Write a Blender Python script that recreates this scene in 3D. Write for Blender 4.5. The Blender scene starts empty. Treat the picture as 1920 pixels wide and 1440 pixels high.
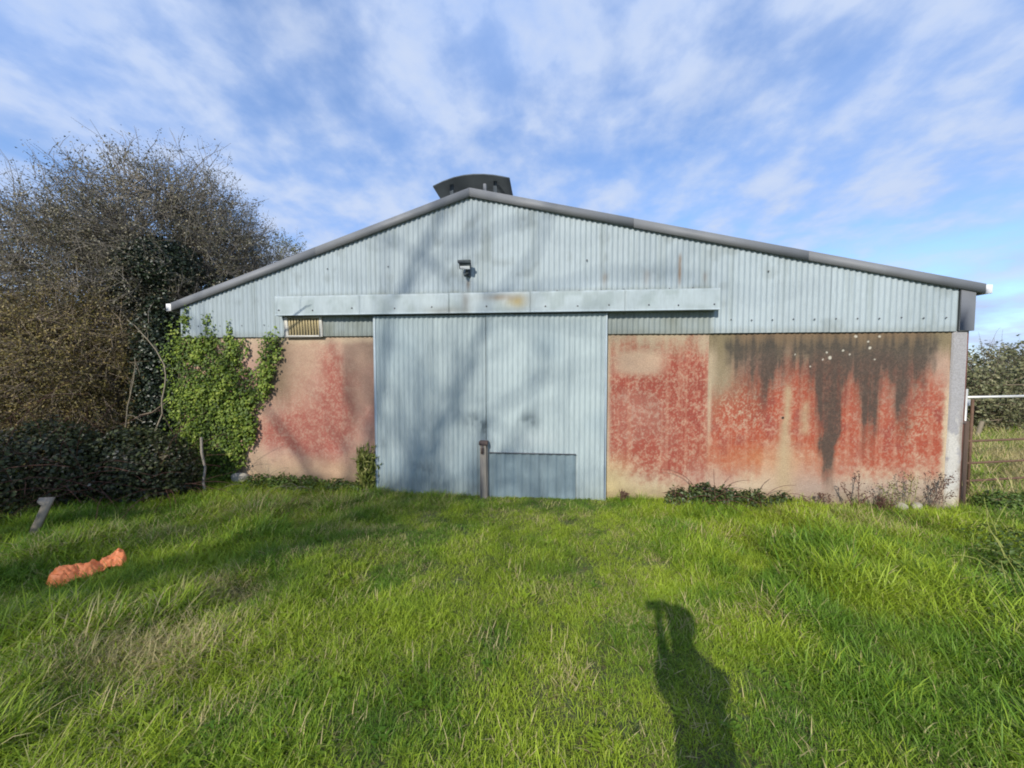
import bpy, math, random
import numpy as np
from mathutils import Vector, Matrix

# ------------------------------------------------------------------ camera, sky, sun, exposure
scene = bpy.context.scene
col = scene.collection
R = math.radians
SUN_AZ, SUN_EL = 21.4, 31.0          # the sun stands behind the camera, a little to the left
cam_d = bpy.data.cameras.new('camera')
cam = bpy.data.objects.new('camera', cam_d)
col.objects.link(cam)
cam_d.sensor_width = 36.0
cam_d.lens = 13.0
cam_d.clip_start = 0.05
cam_d.clip_end = 3000.0
cam.location = (0, 0, 1.75)
cam.rotation_euler = (R(90 - 2.48), 0, 0)
scene.camera = cam

world = bpy.data.worlds.new('World')
scene.world = world
world.use_nodes = True
SKY_STRENGTH = 0.13
CLOUD = (3.25, 3.85, 5.1)
def build_world():
    nt = world.node_tree
    for n in list(nt.nodes): nt.nodes.remove(n)
    N, L = nt.nodes.new, nt.links.new
    out = N('ShaderNodeOutputWorld'); bg = N('ShaderNodeBackground')
    bg.inputs['Strength'].default_value = SKY_STRENGTH
    sky = N('ShaderNodeTexSky'); sky.sky_type = 'NISHITA'; sky.sun_disc = False
    sky.sun_elevation = R(SUN_EL); sky.sun_rotation = R(180 + SUN_AZ)
    sky.air_density = 1.0; sky.dust_density = 0.4; sky.ozone_density = 1.6
    geo = N('ShaderNodeTexCoord')
    sep = N('ShaderNodeSeparateXYZ'); L(geo.outputs['Generated'], sep.inputs[0])
    zz = N('ShaderNodeMath'); zz.operation = 'MAXIMUM'; zz.inputs[1].default_value = 0.0; L(sep.outputs['Z'], zz.inputs[0])
    za = N('ShaderNodeMath'); za.operation = 'ADD'; za.inputs[1].default_value = 0.26; L(zz.outputs[0], za.inputs[0])
    dx = N('ShaderNodeMath'); dx.operation = 'DIVIDE'; L(sep.outputs['X'], dx.inputs[0]); L(za.outputs[0], dx.inputs[1])
    dy = N('ShaderNodeMath'); dy.operation = 'DIVIDE'; L(sep.outputs['Y'], dy.inputs[0]); L(za.outputs[0], dy.inputs[1])
    cmb = N('ShaderNodeCombineXYZ'); L(dx.outputs[0], cmb.inputs[0]); L(dy.outputs[0], cmb.inputs[1])
    def layer(scale, sx, sy, rot, off, detail, rough, dist, lo, hi):
        mp = N('ShaderNodeMapping'); mp.inputs['Scale'].default_value = (sx, sy, 1); mp.inputs['Rotation'].default_value = (0, 0, R(rot))
        mp.inputs['Location'].default_value = off
        L(cmb.outputs[0], mp.inputs[0])
        no = N('ShaderNodeTexNoise'); no.inputs['Scale'].default_value = scale; no.inputs['Detail'].default_value = detail
        no.inputs['Roughness'].default_value = rough; no.inputs['Distortion'].default_value = dist
        L(mp.outputs[0], no.inputs['Vector'])
        mr = N('ShaderNodeMapRange'); mr.interpolation_type = 'SMOOTHSTEP'
        mr.inputs['From Min'].default_value = lo; mr.inputs['From Max'].default_value = hi
        L(no.outputs['Fac'], mr.inputs['Value'])
        return mr.outputs[0]
    bands = layer(1.15, 1.0, 0.75, 10, (4.6, 7.9, 0), 4, 0.5, 0.15, 0.26, 0.70)
    puffs = layer(5.6, 1.0, 0.9, 12, (1.7, 2.2, 0), 6, 0.55, 0.1, 0.26, 0.72)
    mixm = N('ShaderNodeMath'); mixm.operation = 'MULTIPLY_ADD'; L(puffs, mixm.inputs[0]); mixm.inputs[1].default_value = 0.62
    half = N('ShaderNodeMath'); half.operation = 'MULTIPLY'; half.inputs[1].default_value = 0.88; L(bands, half.inputs[0]); L(half.outputs[0], mixm.inputs[2])
    cl = N('ShaderNodeMath'); cl.operation = 'MULTIPLY'; cl.use_clamp = True; cl.inputs[1].default_value = 0.92; L(mixm.outputs[0], cl.inputs[0])
    # cloud tone: thin parts a little blue, thick parts a little lilac
    tone = N('ShaderNodeMix'); tone.data_type = 'RGBA'
    tone.inputs['A'].default_value = (1.9, 2.9, 5.2, 1); tone.inputs['B'].default_value = (*CLOUD, 1)
    L(puffs, tone.inputs['Factor'])
    tint = N('ShaderNodeMix'); tint.data_type = 'RGBA'; tint.blend_type = 'MULTIPLY'; tint.inputs['Factor'].default_value = 1.0
    tint.inputs['B'].default_value = (0.84, 1.0, 1.22, 1); L(sky.outputs[0], tint.inputs['A'])
    mix = N('ShaderNodeMix'); mix.data_type = 'RGBA'
    L(cl.outputs[0], mix.inputs['Factor']); L(tint.outputs['Result'], mix.inputs['A']); L(tone.outputs['Result'], mix.inputs['B'])
    L(mix.outputs['Result'], bg.inputs['Color']); L(bg.outputs[0], out.inputs[0])
build_world()

sun_d = bpy.data.lights.new('sun', 'SUN')
sun_d.energy = 3.7
sun_d.angle = R(0.53)
sun_d.color = (1.0, 0.94, 0.84)
sun = bpy.data.objects.new('sun', sun_d)
col.objects.link(sun)
sun.location = (-6, -15, 12)
sdir = Vector((math.sin(R(SUN_AZ)) * math.cos(R(SUN_EL)), math.cos(R(SUN_AZ)) * math.cos(R(SUN_EL)), -math.sin(R(SUN_EL))))
sun.rotation_euler = sdir.to_track_quat('-Z', 'Y').to_euler()
vs = scene.view_settings
vs.view_transform = 'Standard'; vs.look = 'None'; vs.gamma = 1.0; vs.exposure = 0.5
vs.use_curve_mapping = False
scene.cycles.max_bounces = 6
scene.cycles.transparent_max_bounces = 8
scene.cycles.filter_width = 1.9

# ------------------------------------------------------------------ helpers
def lin(r, g, b):
    f = lambda c: c / 12.92 if c <= 0.04045 else ((c + 0.055) / 1.055) ** 2.4
    return np.array([f(r / 255.), f(g / 255.), f(b / 255.)])

def sstep(a, b, x):
    t = np.clip((x - a) / (b - a), 0, 1)
    return t * t * (3 - 2 * t)

def vnoise(x, y, seed=0):
    x = np.asarray(x, float) + seed * 17.13; y = np.asarray(y, float) + seed * 9.71
    xi = np.floor(x).astype(np.int64); yi = np.floor(y).astype(np.int64)
    fx = x - xi; fy = y - yi
    fx = fx * fx * (3 - 2 * fx); fy = fy * fy * (3 - 2 * fy)
    def h(i, j):
        n = (i * 374761393 + j * 668265263 + seed * 1442695041) & 0xffffffff
        n = ((n ^ (n >> 13)) * 1274126177) & 0xffffffff
        n = n ^ (n >> 16)
        return (n & 0xffff) / 65535.0
    return (h(xi, yi) * (1 - fx) + h(xi + 1, yi) * fx) * (1 - fy) + (h(xi, yi + 1) * (1 - fx) + h(xi + 1, yi + 1) * fx) * fy

def fbm(x, y, seed=0, octs=4, gain=0.5):
    s = 0; a = 1; t = 0
    for o in range(octs):
        s = s + a * vnoise(x * 2 ** o, y * 2 ** o, seed + o * 3); t += a; a *= gain
    return s / t

def np_mesh(name, V, faces, mat=None, parent=None, smooth=False, colors=None, fattr=None, vattr=None):
    """faces: list of (n,k) index arrays"""
    me = bpy.data.meshes.new(name)
    V = np.asarray(V, np.float32)
    me.vertices.add(len(V)); me.vertices.foreach_set('co', V.ravel())
    loops = np.concatenate([np.asarray(f, np.int32).ravel() for f in faces])
    sizes = np.concatenate([np.full(len(f), f.shape[1], np.int32) for f in faces])
    me.loops.add(len(loops)); me.loops.foreach_set('vertex_index', loops)
    me.polygons.add(len(sizes))
    starts = np.concatenate([[0], np.cumsum(sizes)[:-1]]).astype(np.int32)
    me.polygons.foreach_set('loop_start', starts)
    me.polygons.foreach_set('loop_total', sizes)
    if smooth: me.polygons.foreach_set('use_smooth', np.ones(len(sizes), bool))
    me.update(calc_edges=True)
    if colors is not None:
        a = me.attributes.new('Col', 'FLOAT_COLOR', 'POINT')
        c4 = np.ones((len(V), 4), np.float32); c4[:, :3] = colors
        a.data.foreach_set('color', c4.ravel())
    for nm, arr in (fattr or {}).items():
        a = me.attributes.new(nm, 'FLOAT', 'FACE'); a.data.foreach_set('value', np.asarray(arr, np.float32))
    for nm, arr in (vattr or {}).items():
        a = me.attributes.new(nm, 'FLOAT', 'POINT'); a.data.foreach_set('value', np.asarray(arr, np.float32))
    if mat: me.materials.append(mat)
    o = bpy.data.objects.new(name, me); col.objects.link(o)
    if parent: o.parent = parent
    return o

class MB:
    """collects boxes, tubes and lathes; build() links them as one mesh object"""
    def __init__(s): s.v = []; s.f = {3: [], 4: []}; s.n = 0
    def add(s, V, F):
        V = np.asarray(V, float)
        for f in F: s.f[len(f)].append([i + s.n for i in f])
        s.v.append(V); s.n += len(V); return s
    def addq(s, V, Q):
        s.f[Q.shape[1]].extend((Q + s.n).tolist()); s.v.append(V); s.n += len(V); return s
    def box(s, x0, x1, y0, y1, z0, z1, bev=0.0, M=None):
        b = min(bev, (x1 - x0) / 3, (y1 - y0) / 3, (z1 - z0) / 3)
        if b <= 0:
            V = [(x, y, z) for x in (x0, x1) for y in (y0, y1) for z in (z0, z1)]
            F = [(0, 1, 3, 2), (4, 6, 7, 5), (0, 4, 5, 1), (2, 3, 7, 6), (0, 2, 6, 4), (1, 5, 7, 3)]
        else:
            V = []; idx = {}
            for i, x in enumerate((x0, x1)):
                for j, y in enumerate((y0, y1)):
                    for k, z in enumerate((z0, z1)):
                        sx, sy, sz = (b if i == 0 else -b), (b if j == 0 else -b), (b if k == 0 else -b)
                        for ax, d in ((0, (0, sy, sz)), (1, (sx, 0, sz)), (2, (sx, sy, 0))):
                            idx[(i, j, k, ax)] = len(V); V.append((x + d[0], y + d[1], z + d[2]))
            F = []
            for i in (0, 1):
                F.append([idx[(i, j, k, 0)] for j, k in ((0, 0), (1, 0), (1, 1), (0, 1))][::(-1 if i == 0 else 1)])
                F.append([idx[(j, i, k, 1)] for j, k in ((0, 0), (1, 0), (1, 1), (0, 1))][::(1 if i == 0 else -1)])
                F.append([idx[(j, k, i, 2)] for j, k in ((0, 0), (1, 0), (1, 1), (0, 1))][::(-1 if i == 0 else 1)])
            for i in (0, 1):
                for j in (0, 1):
                    F.append([idx[(i, j, 0, 0)], idx[(i, j, 1, 0)], idx[(i, j, 1, 1)], idx[(i, j, 0, 1)]])
                    F.append([idx[(i, 0, j, 0)], idx[(i, 1, j, 0)], idx[(i, 1, j, 2)], idx[(i, 0, j, 2)]])
                    F.append([idx[(0, i, j, 1)], idx[(1, i, j, 1)], idx[(1, i, j, 2)], idx[(0, i, j, 2)]])
                    for k in (0, 1): F.append([idx[(i, j, k, 0)], idx[(i, j, k, 1)], idx[(i, j, k, 2)]])
        V = np.array(V, float)
        if M is not None:
            V = np.array([tuple(M @ Vector(v)) for v in V])
        return s.add(V, F)
    def tube(s, P, rad, n=6, cap=True):
        V, Q, caps = tube_np(np.asarray(P, float), np.broadcast_to(np.asarray(rad, float), (len(P),)), n)
        s.addq(V, Q)
        if cap and n in (3, 4): pass
        if cap:
            c0 = s.n; m = len(P)
            s.add([P[0], P[-1]], [])
            for i in range(n):
                s.f[3].append([c0, c0 - m * n + (i + 1) % n, c0 - m * n + i])
                s.f[3].append([c0 + 1, c0 - n + i, c0 - n + (i + 1) % n])
        return s
    def build(s, name, mat, parent=None, smooth=False, **k):
        F = [np.array(v, np.int32) for v in s.f.values() if len(v)]
        return np_mesh(name, np.concatenate(s.v), F, mat, parent, smooth, **k)

def tube_np(P, rad, n):
    m = len(P)
    T = np.gradient(P, axis=0); T /= np.linalg.norm(T, axis=1)[:, None] + 1e-9
    ref = np.array([0, 0, 1.0]) if abs(T[0, 2]) < 0.9 else np.array([1.0, 0, 0])
    A = np.cross(T, ref); A /= np.linalg.norm(A, axis=1)[:, None] + 1e-9
    B = np.cross(T, A)
    th = np.arange(n) * 2 * np.pi / n
    V = P[:, None, :] + rad[:, None, None] * (np.cos(th)[None, :, None] * A[:, None, :] + np.sin(th)[None, :, None] * B[:, None, :])
    i = np.arange(m - 1)[:, None] * n; j = np.arange(n)[None, :]; j2 = (j + 1) % n
    Q = np.stack([i + j, i + j2, i + n + j2, i + n + j], -1).reshape(-1, 4)
    return V.reshape(-1, 3), Q, None

def tubes_obj(name, polys, mat, parent=None, thin=3):
    """polys: list of (P, radii). all twigs of one plant as one woody mesh"""
    Vs = []; Qs = []; n0 = 0
    for P, r in polys:
        n = 7 if r[0] > 0.05 else (5 if r[0] > 0.018 else thin)
        V, Q, _ = tube_np(P, r, n)
        Vs.append(V); Qs.append(Q + n0); n0 += len(V)
    return np_mesh(name, np.concatenate(Vs), [np.concatenate(Qs)], mat, parent, smooth=True)

def leaves_obj(name, P, Nrm, size, mat, parent=None, rng=None, width=0.55, fold=0.25, var=None, droop=0.0, jitter=0.6):
    n = len(P)
    Nn = Nrm + rng.normal(0, jitter, (n, 3)); Nn /= np.linalg.norm(Nn, axis=1)[:, None] + 1e-9
    T = rng.normal(0, 1, (n, 3)); T[:, 2] -= droop
    T -= (T * Nn).sum(1)[:, None] * Nn; T /= np.linalg.norm(T, axis=1)[:, None] + 1e-9
    B = np.cross(Nn, T)
    s = size[:, None]
    v0 = P; v2 = P + T * s - Nn * s * 0.12
    v1 = P + T * s * 0.42 + B * s * width * 0.5 + Nn * s * fold * 0.4
    v3 = P + T * s * 0.42 - B * s * width * 0.5 + Nn * s * fold * 0.4
    V = np.stack([v0, v1, v2, v3], 1).reshape(-1, 3)
    k = np.arange(n)[:, None] * 4
    F = np.concatenate([k + [0, 2, 1], k + [0, 3, 2]])
    if var is None: var = rng.random(n)
    return np_mesh(name, V, [F], mat, parent, fattr={'v': np.concatenate([var, var])})

def tag(o, label=None, cat=None, group=None, kind=None):
    if label: o['label'] = label
    if cat: o['category'] = cat
    if group: o['group'] = group
    if kind: o['kind'] = kind
    return o

def empty(name, loc=(0, 0, 0), rz=0):
    o = bpy.data.objects.new(name, None); col.objects.link(o)
    o.location = loc; o.rotation_euler = (0, 0, rz); o.empty_display_size = 0.2
    return o

# ------------------------------------------------------------------ materials
def base_mat(name):
    m = bpy.data.materials.new(name); m.use_nodes = True
    nt = m.node_tree
    return m, nt, nt.nodes['Principled BSDF'], nt.nodes.new, nt.links.new

def plain(name, c, rough=0.7, metal=0.0, var=0.15, scale=6.0, bump=0.0, bscale=60.0, stretch=(1, 1, 1), spec=0.4):
    m, nt, b, N, L = base_mat(name)
    tc = N('ShaderNodeTexCoord'); mp = N('ShaderNodeMapping'); mp.inputs['Scale'].default_value = stretch
    L(tc.outputs['Object'], mp.inputs[0])
    no = N('ShaderNodeTexNoise'); no.inputs['Scale'].default_value = scale; no.inputs['Detail'].default_value = 6
    L(mp.outputs[0], no.inputs['Vector'])
    mx = N('ShaderNodeMix'); mx.data_type = 'RGBA'
    mx.inputs['A'].default_value = (*[x * (1 - var * 1.6) for x in c], 1); mx.inputs['B'].default_value = (*[min(1, x * (1 + var * 1.6)) for x in c], 1)
    L(no.outputs['Fac'], mx.inputs['Factor']); L(mx.outputs['Result'], b.inputs['Base Color'])
    b.inputs['Roughness'].default_value = rough; b.inputs['Metallic'].default_value = metal
    b.inputs['Specular IOR Level'].default_value = spec
    if bump:
        n2 = N('ShaderNodeTexNoise'); n2.inputs['Scale'].default_value = bscale; n2.inputs['Detail'].default_value = 5
        L(mp.outputs[0], n2.inputs['Vector'])
        bp = N('ShaderNodeBump'); bp.inputs['Strength'].default_value = bump; bp.inputs['Distance'].default_value = 0.01
        L(n2.outputs['Fac'], bp.inputs['Height']); L(bp.outputs[0], b.inputs['Normal'])
    return m

def painted(name, rough=0.8, bump=0.3, bscale=90., fine=0.18, fscale=70., spec=0.3, bdist=0.006, fstretch=(1, 1, 1)):
    """colour from the attribute Col (paint, stains, wear) with fine grain on top"""
    m, nt, b, N, L = base_mat(name)
    at = N('ShaderNodeAttribute'); at.attribute_name = 'Col'
    tc = N('ShaderNodeTexCoord'); mp = N('ShaderNodeMapping'); mp.inputs['Scale'].default_value = fstretch
    L(tc.outputs['Object'], mp.inputs[0])
    no = N('ShaderNodeTexNoise'); no.inputs['Scale'].default_value = fscale; no.inputs['Detail'].default_value = 6; no.inputs['Roughness'].default_value = 0.65
    L(mp.outputs[0], no.inputs['Vector'])
    mr = N('ShaderNodeMapRange'); mr.inputs['From Min'].default_value = 0.25; mr.inputs['From Max'].default_value = 0.75
    mr.inputs['To Min'].default_value = 1 - fine; mr.inputs['To Max'].default_value = 1 + fine
    L(no.outputs['Fac'], mr.inputs['Value'])
    vm = N('ShaderNodeVectorMath'); vm.operation = 'SCALE'; L(at.outputs['Color'], vm.inputs[0]); L(mr.outputs[0], vm.inputs['Scale'])
    L(vm.outputs[0], b.inputs['Base Color'])
    b.inputs['Roughness'].default_value = rough; b.inputs['Specular IOR Level'].default_value = spec
    n2 = N('ShaderNodeTexNoise'); n2.inputs['Scale'].default_value = bscale; n2.inputs['Detail'].default_value = 6
    L(tc.outputs['Object'], n2.inputs['Vector'])
    bp = N('ShaderNodeBump'); bp.inputs['Strength'].default_value = bump; bp.inputs['Distance'].default_value = bdist
    L(n2.outputs['Fac'], bp.inputs['Height']); L(bp.outputs[0], b.inputs['Normal'])
    return m

def leafy(name, stops, rough=0.5, trans=0.3, spec=0.4):
    """leaf colour picked leaf by leaf from the attribute v"""
    m, nt, b, N, L = base_mat(name)
    at = N('ShaderNodeAttribute'); at.attribute_name = 'v'
    cr = N('ShaderNodeValToRGB'); cr.color_ramp.interpolation = 'LINEAR'
    e = cr.color_ramp.elements
    while len(e) < len(stops): e.new(0.5)
    for i, (p, c) in enumerate(stops): e[i].position = p; e[i].color = (*c, 1)
    L(at.outputs['Fac'], cr.inputs[0]); L(cr.outputs[0], b.inputs['Base Color'])
    b.inputs['Roughness'].default_value = rough; b.inputs['Specular IOR Level'].default_value = spec
    tr = N('ShaderNodeBsdfTranslucent'); L(cr.outputs[0], tr.inputs['Color'])
    mx = N('ShaderNodeMixShader'); mx.inputs[0].default_value = trans
    L(b.outputs[0], mx.inputs[1]); L(tr.outputs[0], mx.inputs[2]); L(mx.outputs[0], nt.nodes['Material Output'].inputs[0])
    return m

def grass_mat(name):
    m, nt, b, N, L = base_mat(name)
    t = N('ShaderNodeAttribute'); t.attribute_name = 't'
    v = N('ShaderNodeAttribute'); v.attribute_name = 'v'
    d = N('ShaderNodeAttribute'); d.attribute_type = 'INSTANCER'; d.attribute_name = 'dry'
    h = N('ShaderNodeAttribute'); h.attribute_type = 'INSTANCER'; h.attribute_name = 'hue'
    cr = N('ShaderNodeValToRGB'); e = cr.color_ramp.elements
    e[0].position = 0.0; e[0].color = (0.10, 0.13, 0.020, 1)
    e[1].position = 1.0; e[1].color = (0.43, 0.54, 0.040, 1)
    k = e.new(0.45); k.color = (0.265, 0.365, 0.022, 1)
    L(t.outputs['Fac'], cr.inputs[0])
    # cooler / deeper green against warmer green, clump by clump
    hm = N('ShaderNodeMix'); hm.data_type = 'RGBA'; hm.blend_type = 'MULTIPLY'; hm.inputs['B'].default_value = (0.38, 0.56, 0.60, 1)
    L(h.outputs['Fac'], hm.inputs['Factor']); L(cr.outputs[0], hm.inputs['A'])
    # straw: single dry blades everywhere, many where the clump is dry
    ad = N('ShaderNodeMath'); ad.operation = 'ADD'; L(v.outputs['Fac'], ad.inputs[0]); L(d.outputs['Fac'], ad.inputs[1])
    mr = N('ShaderNodeMapRange'); mr.inputs['From Min'].default_value = 0.90; mr.inputs['From Max'].default_value = 1.05; L(ad.outputs[0], mr.inputs['Value'])
    st = N('ShaderNodeMix'); st.data_type = 'RGBA'; st.inputs['B'].default_value = (0.50, 0.42, 0.20, 1)
    L(mr.outputs[0], st.inputs['Factor']); L(hm.outputs['Result'], st.inputs['A'])
    L(st.outputs['Result'], b.inputs['Base Color'])
    b.inputs['Roughness'].default_value = 0.55; b.inputs['Specular IOR Level'].default_value = 0.35
    tr = N('ShaderNodeBsdfTranslucent'); L(st.outputs['Result'], tr.inputs['Color'])
    mx = N('ShaderNodeMixShader'); mx.inputs[0].default_value = 0.35
    L(b.outputs[0], mx.inputs[1]); L(tr.outputs[0], mx.inputs[2]); L(mx.outputs[0], nt.nodes['Material Output'].inputs[0])
    return m

M = {}
M['render'] = painted('painted_render', rough=0.9, bump=0.7, bscale=55, fine=0.24, fscale=60, bdist=0.01)
M['sheet'] = painted('weathered_sheet', rough=0.55, bump=0.12, bscale=25, fine=0.10, fscale=9, spec=0.35, fstretch=(4, 4, 0.7))
M['flash'] = plain('grey_flashing', (0.165, 0.172, 0.182), 0.6, var=0.14, scale=3, bump=0.05)
M['cowl'] = plain('dark_cowl', (0.075, 0.09, 0.105), 0.6, var=0.2, scale=3)
M['roof'] = plain('roof_sheeting', (0.25, 0.26, 0.27), 0.6, var=0.15, scale=2)
M['white'] = plain('white_plastic', (0.72, 0.71, 0.68), 0.45, var=0.06)
M['blocks'] = plain('grey_render', (0.33, 0.30, 0.26), 0.9, var=0.2, scale=2, bump=0.3)
M['screw'] = plain('screw_metal', (0.10, 0.10, 0.11), 0.5, metal=0.3)
M['wood'] = plain('weathered_wood', (0.27, 0.235, 0.19), 0.85, var=0.3, scale=5, stretch=(9, 9, 0.7), bump=0.3)
M['dark_wood'] = plain('dark_wood', (0.085, 0.055, 0.038), 0.85, var=0.3, scale=5, stretch=(9, 9, 0.7), bump=0.3)
M['hasp'] = plain('rusty_iron', (0.12, 0.085, 0.07), 0.7, metal=0.2, var=0.3, scale=30)
M['vent'] = plain('yellowed_plastic', (0.36, 0.29, 0.15), 0.5, var=0.25, scale=8, stretch=(6, 1, 0.6))
M['ventframe'] = plain('pale_timber', (0.52, 0.50, 0.44), 0.7, var=0.15)
M['lamp'] = plain('lamp_body', (0.055, 0.065, 0.07), 0.45, var=0.15)
M['lampglass'] = plain('lamp_glass', (0.50, 0.52, 0.52), 0.15, var=0.05, spec=0.6)
M['galv'] = plain('galvanised_tube', (0.50, 0.50, 0.48), 0.45, metal=0.35, var=0.15, scale=12)
M['rust'] = plain('rusted_tube', (0.115, 0.066, 0.042), 0.8, var=0.35, scale=14)
M['redpipe'] = plain('red_brown_pipe', (0.16, 0.065, 0.055), 0.6, var=0.25, scale=9)
M['orange'] = plain('orange_plastic', (0.95, 0.26, 0.085), 0.45, var=0.12, scale=9, bump=0.5, bscale=35)
M['stone'] = plain('pale_stone', (0.33, 0.30, 0.24), 0.9, var=0.2, scale=6, bump=0.6, bscale=20)
M['bark'] = plain('grey_bark', (0.20, 0.178, 0.148), 0.9, var=0.35, scale=10, bump=0.4, bscale=30)
M['twig'] = plain('brown_twig', (0.19, 0.15, 0.105), 0.85, var=0.3, scale=5)
M['pale_stem'] = plain('pale_dead_stem', (0.22, 0.185, 0.13), 0.85, var=0.2, scale=9)
M['redstem'] = plain('dead_red_stem', (0.10, 0.045, 0.032), 0.85, var=0.3, scale=9)
M['haw_leaf'] = leafy('hawthorn_leaves', [(0, (0.06, 0.062, 0.028)), (0.35, (0.14, 0.126, 0.062)), (0.7, (0.27, 0.24, 0.155)), (1, (0.55, 0.53, 0.47))], 0.5, 0.25)
M['brown_leaf'] = leafy('autumn_leaves', [(0, (0.085, 0.076, 0.024)), (0.45, (0.20, 0.165, 0.046)), (0.85, (0.33, 0.25, 0.085)), (1, (0.50, 0.45, 0.33))], 0.55, 0.3)
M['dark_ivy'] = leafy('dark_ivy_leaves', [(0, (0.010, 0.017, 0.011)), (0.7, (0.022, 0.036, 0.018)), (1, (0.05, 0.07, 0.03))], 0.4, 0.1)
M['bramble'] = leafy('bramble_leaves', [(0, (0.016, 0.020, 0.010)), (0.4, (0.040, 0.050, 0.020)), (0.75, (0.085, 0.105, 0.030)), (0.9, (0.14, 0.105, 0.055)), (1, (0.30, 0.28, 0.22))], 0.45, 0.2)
M['ivy'] = leafy('ivy_leaves', [(0, (0.034, 0.060, 0.012)), (0.4, (0.09, 0.145, 0.018)), (0.8, (0.19, 0.255, 0.030)), (1, (0.30, 0.35, 0.07))], 0.52, 0.22, 0.25)
M['bramble_green'] = leafy('bramble_green_leaves', [(0, (0.018, 0.030, 0.011)), (0.5, (0.045, 0.070, 0.020)), (0.9, (0.09, 0.125, 0.032)), (1, (0.15, 0.12, 0.05))], 0.45, 0.2)
M['weed'] = leafy('weed_leaves', [(0, (0.045, 0.075, 0.016)), (0.5, (0.09, 0.15, 0.026)), (0.9, (0.17, 0.24, 0.045)), (1, (0.30, 0.27, 0.11))], 0.5, 0.3)
M['far_leaf'] = leafy('hedge_leaves', [(0, (0.085, 0.095, 0.045)), (0.5, (0.19, 0.195, 0.09)), (0.85, (0.33, 0.31, 0.17)), (1, (0.55, 0.54, 0.44))], 0.55, 0.3)
M['grass'] = grass_mat('grass_blades')
M['grass_stalk'] = plain('green_stalk', (0.22, 0.24, 0.06), .7, var=.25)
M['tall_leaf'] = leafy('tall_grass_leaf', [(0, (.12, .15, .025)), (.6, (.22, .26, .05)), (1, (.36, .33, .12))], .5, .3)
M['seed'] = leafy('dead_seeds', [(0, (.05, .025, .018)), (1, (.13, .07, .045))], .8, .1)

# ------------------------------------------------------------------ ground
A = R(5.28)                                  # the gable is turned a little, its right end nearer
SHED = Vector((0, 5.6, 0))
def to_local(x, y):
    dx, dy = x - SHED.x, y - SHED.y
    return dx * math.cos(A) - dy * math.sin(A), dx * math.sin(A) + dy * math.cos(A)
def to_world(u, w, z=0.0):
    return (SHED.x + u * math.cos(A) + w * math.sin(A), SHED.y - u * math.sin(A) + w * math.cos(A), z)
def gz(x, y):
    x = np.asarray(x, float); y = np.asarray(y, float)
    z = -0.205 * sstep(1.0, 5.3, y)
    z = z + 0.10 * sstep(-2.0, -5.0, x)
    z = z + 0.05 * (fbm(x * 1.1, y * 1.1, 5, 3) - 0.5) + 0.16 * (fbm(x * 0.25, y * 0.25, 8, 2) - 0.5) * sstep(3, 9, np.hypot(x, y - 3))
    side = np.maximum(sstep(1.0, 2.2, x), sstep(-.8, -2.0, x)) * sstep(5.2, 4.4, y) * sstep(0, 1, y)
    z = z + (0.03 + 0.15 * side) * (fbm(x * 1.9, y * 1.9, 9, 2) - 0.5)
    z = z - 0.25 * sstep(7, 30, y) * sstep(4, 10, x)
    return z
g = np.concatenate([[-420, -260, -160, -100, -65, -42, -28, -19, -14], np.arange(-11, 13.01, 0.12), [15, 19, 25, 34, 48, 70, 110, 170, 270, 430]])
gx, gy = np.meshgrid(g, g + 2.0, indexing='ij')
Vg = np.stack([gx, gy, gz(gx, gy)], -1).reshape(-1, 3)
n = len(g); i, j = np.meshgrid(np.arange(n - 1), np.arange(n - 1), indexing='ij')
Q = np.stack([i * n + j, (i + 1) * n + j, (i + 1) * n + j + 1, i * n + j + 1], -1).reshape(-1, 4)
def ground_mat():
    m, nt, b, N, L = base_mat('turf_soil')
    tc = N('ShaderNodeTexCoord')
    n1 = N('ShaderNodeTexNoise'); n1.inputs['Scale'].default_value = 0.7; n1.inputs['Detail'].default_value = 8; L(tc.outputs['Object'], n1.inputs['Vector'])
    n2 = N('ShaderNodeTexNoise'); n2.inputs['Scale'].default_value = 22; n2.inputs['Detail'].default_value = 6; L(tc.outputs['Object'], n2.inputs['Vector'])
    cr = N('ShaderNodeValToRGB'); e = cr.color_ramp.elements
    e[0].position = 0.35; e[0].color = (0.09, 0.125, 0.022, 1); e[1].position = 0.7; e[1].color = (0.17, 0.16, 0.05, 1)
    L(n1.outputs['Fac'], cr.inputs[0])
    mx = N('ShaderNodeMix'); mx.data_type = 'RGBA'; mx.blend_type = 'MULTIPLY'; mx.inputs['Factor'].default_value = 0.7
    L(cr.outputs[0], mx.inputs['A']); L(n2.outputs['Color'], mx.inputs['B']); L(mx.outputs['Result'], b.inputs['Base Color'])
    b.inputs['Roughness'].default_value = 0.95
    bp = N('ShaderNodeBump'); bp.inputs['Strength'].default_value = 0.8; bp.inputs['Distance'].default_value = 0.05
    L(n2.outputs['Fac'], bp.inputs['Height']); L(bp.outputs[0], b.inputs['Normal'])
    return m
ground = np_mesh('ground', Vg, [Q], ground_mat(), smooth=True)
tag(ground, kind='structure')

# ------------------------------------------------------------------ the shed
shed = empty('farm_shed', SHED, -A)
tag(shed, 'large gabled farm shed clad in pale blue corrugated sheets over faded red walls', 'shed')
RIDGE_U, RIDGE_Z = -0.63, 4.40
SL, SR = 0.328, 0.2235
EAVE_L, EAVE_R, DEPTH = -5.50, 6.28, 16.0
def roof_z(u):
    u = np.asarray(u, float)
    return RIDGE_Z - np.where(u < RIDGE_U, (RIDGE_U - u) * SL, (u - RIDGE_U) * SR)

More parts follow.
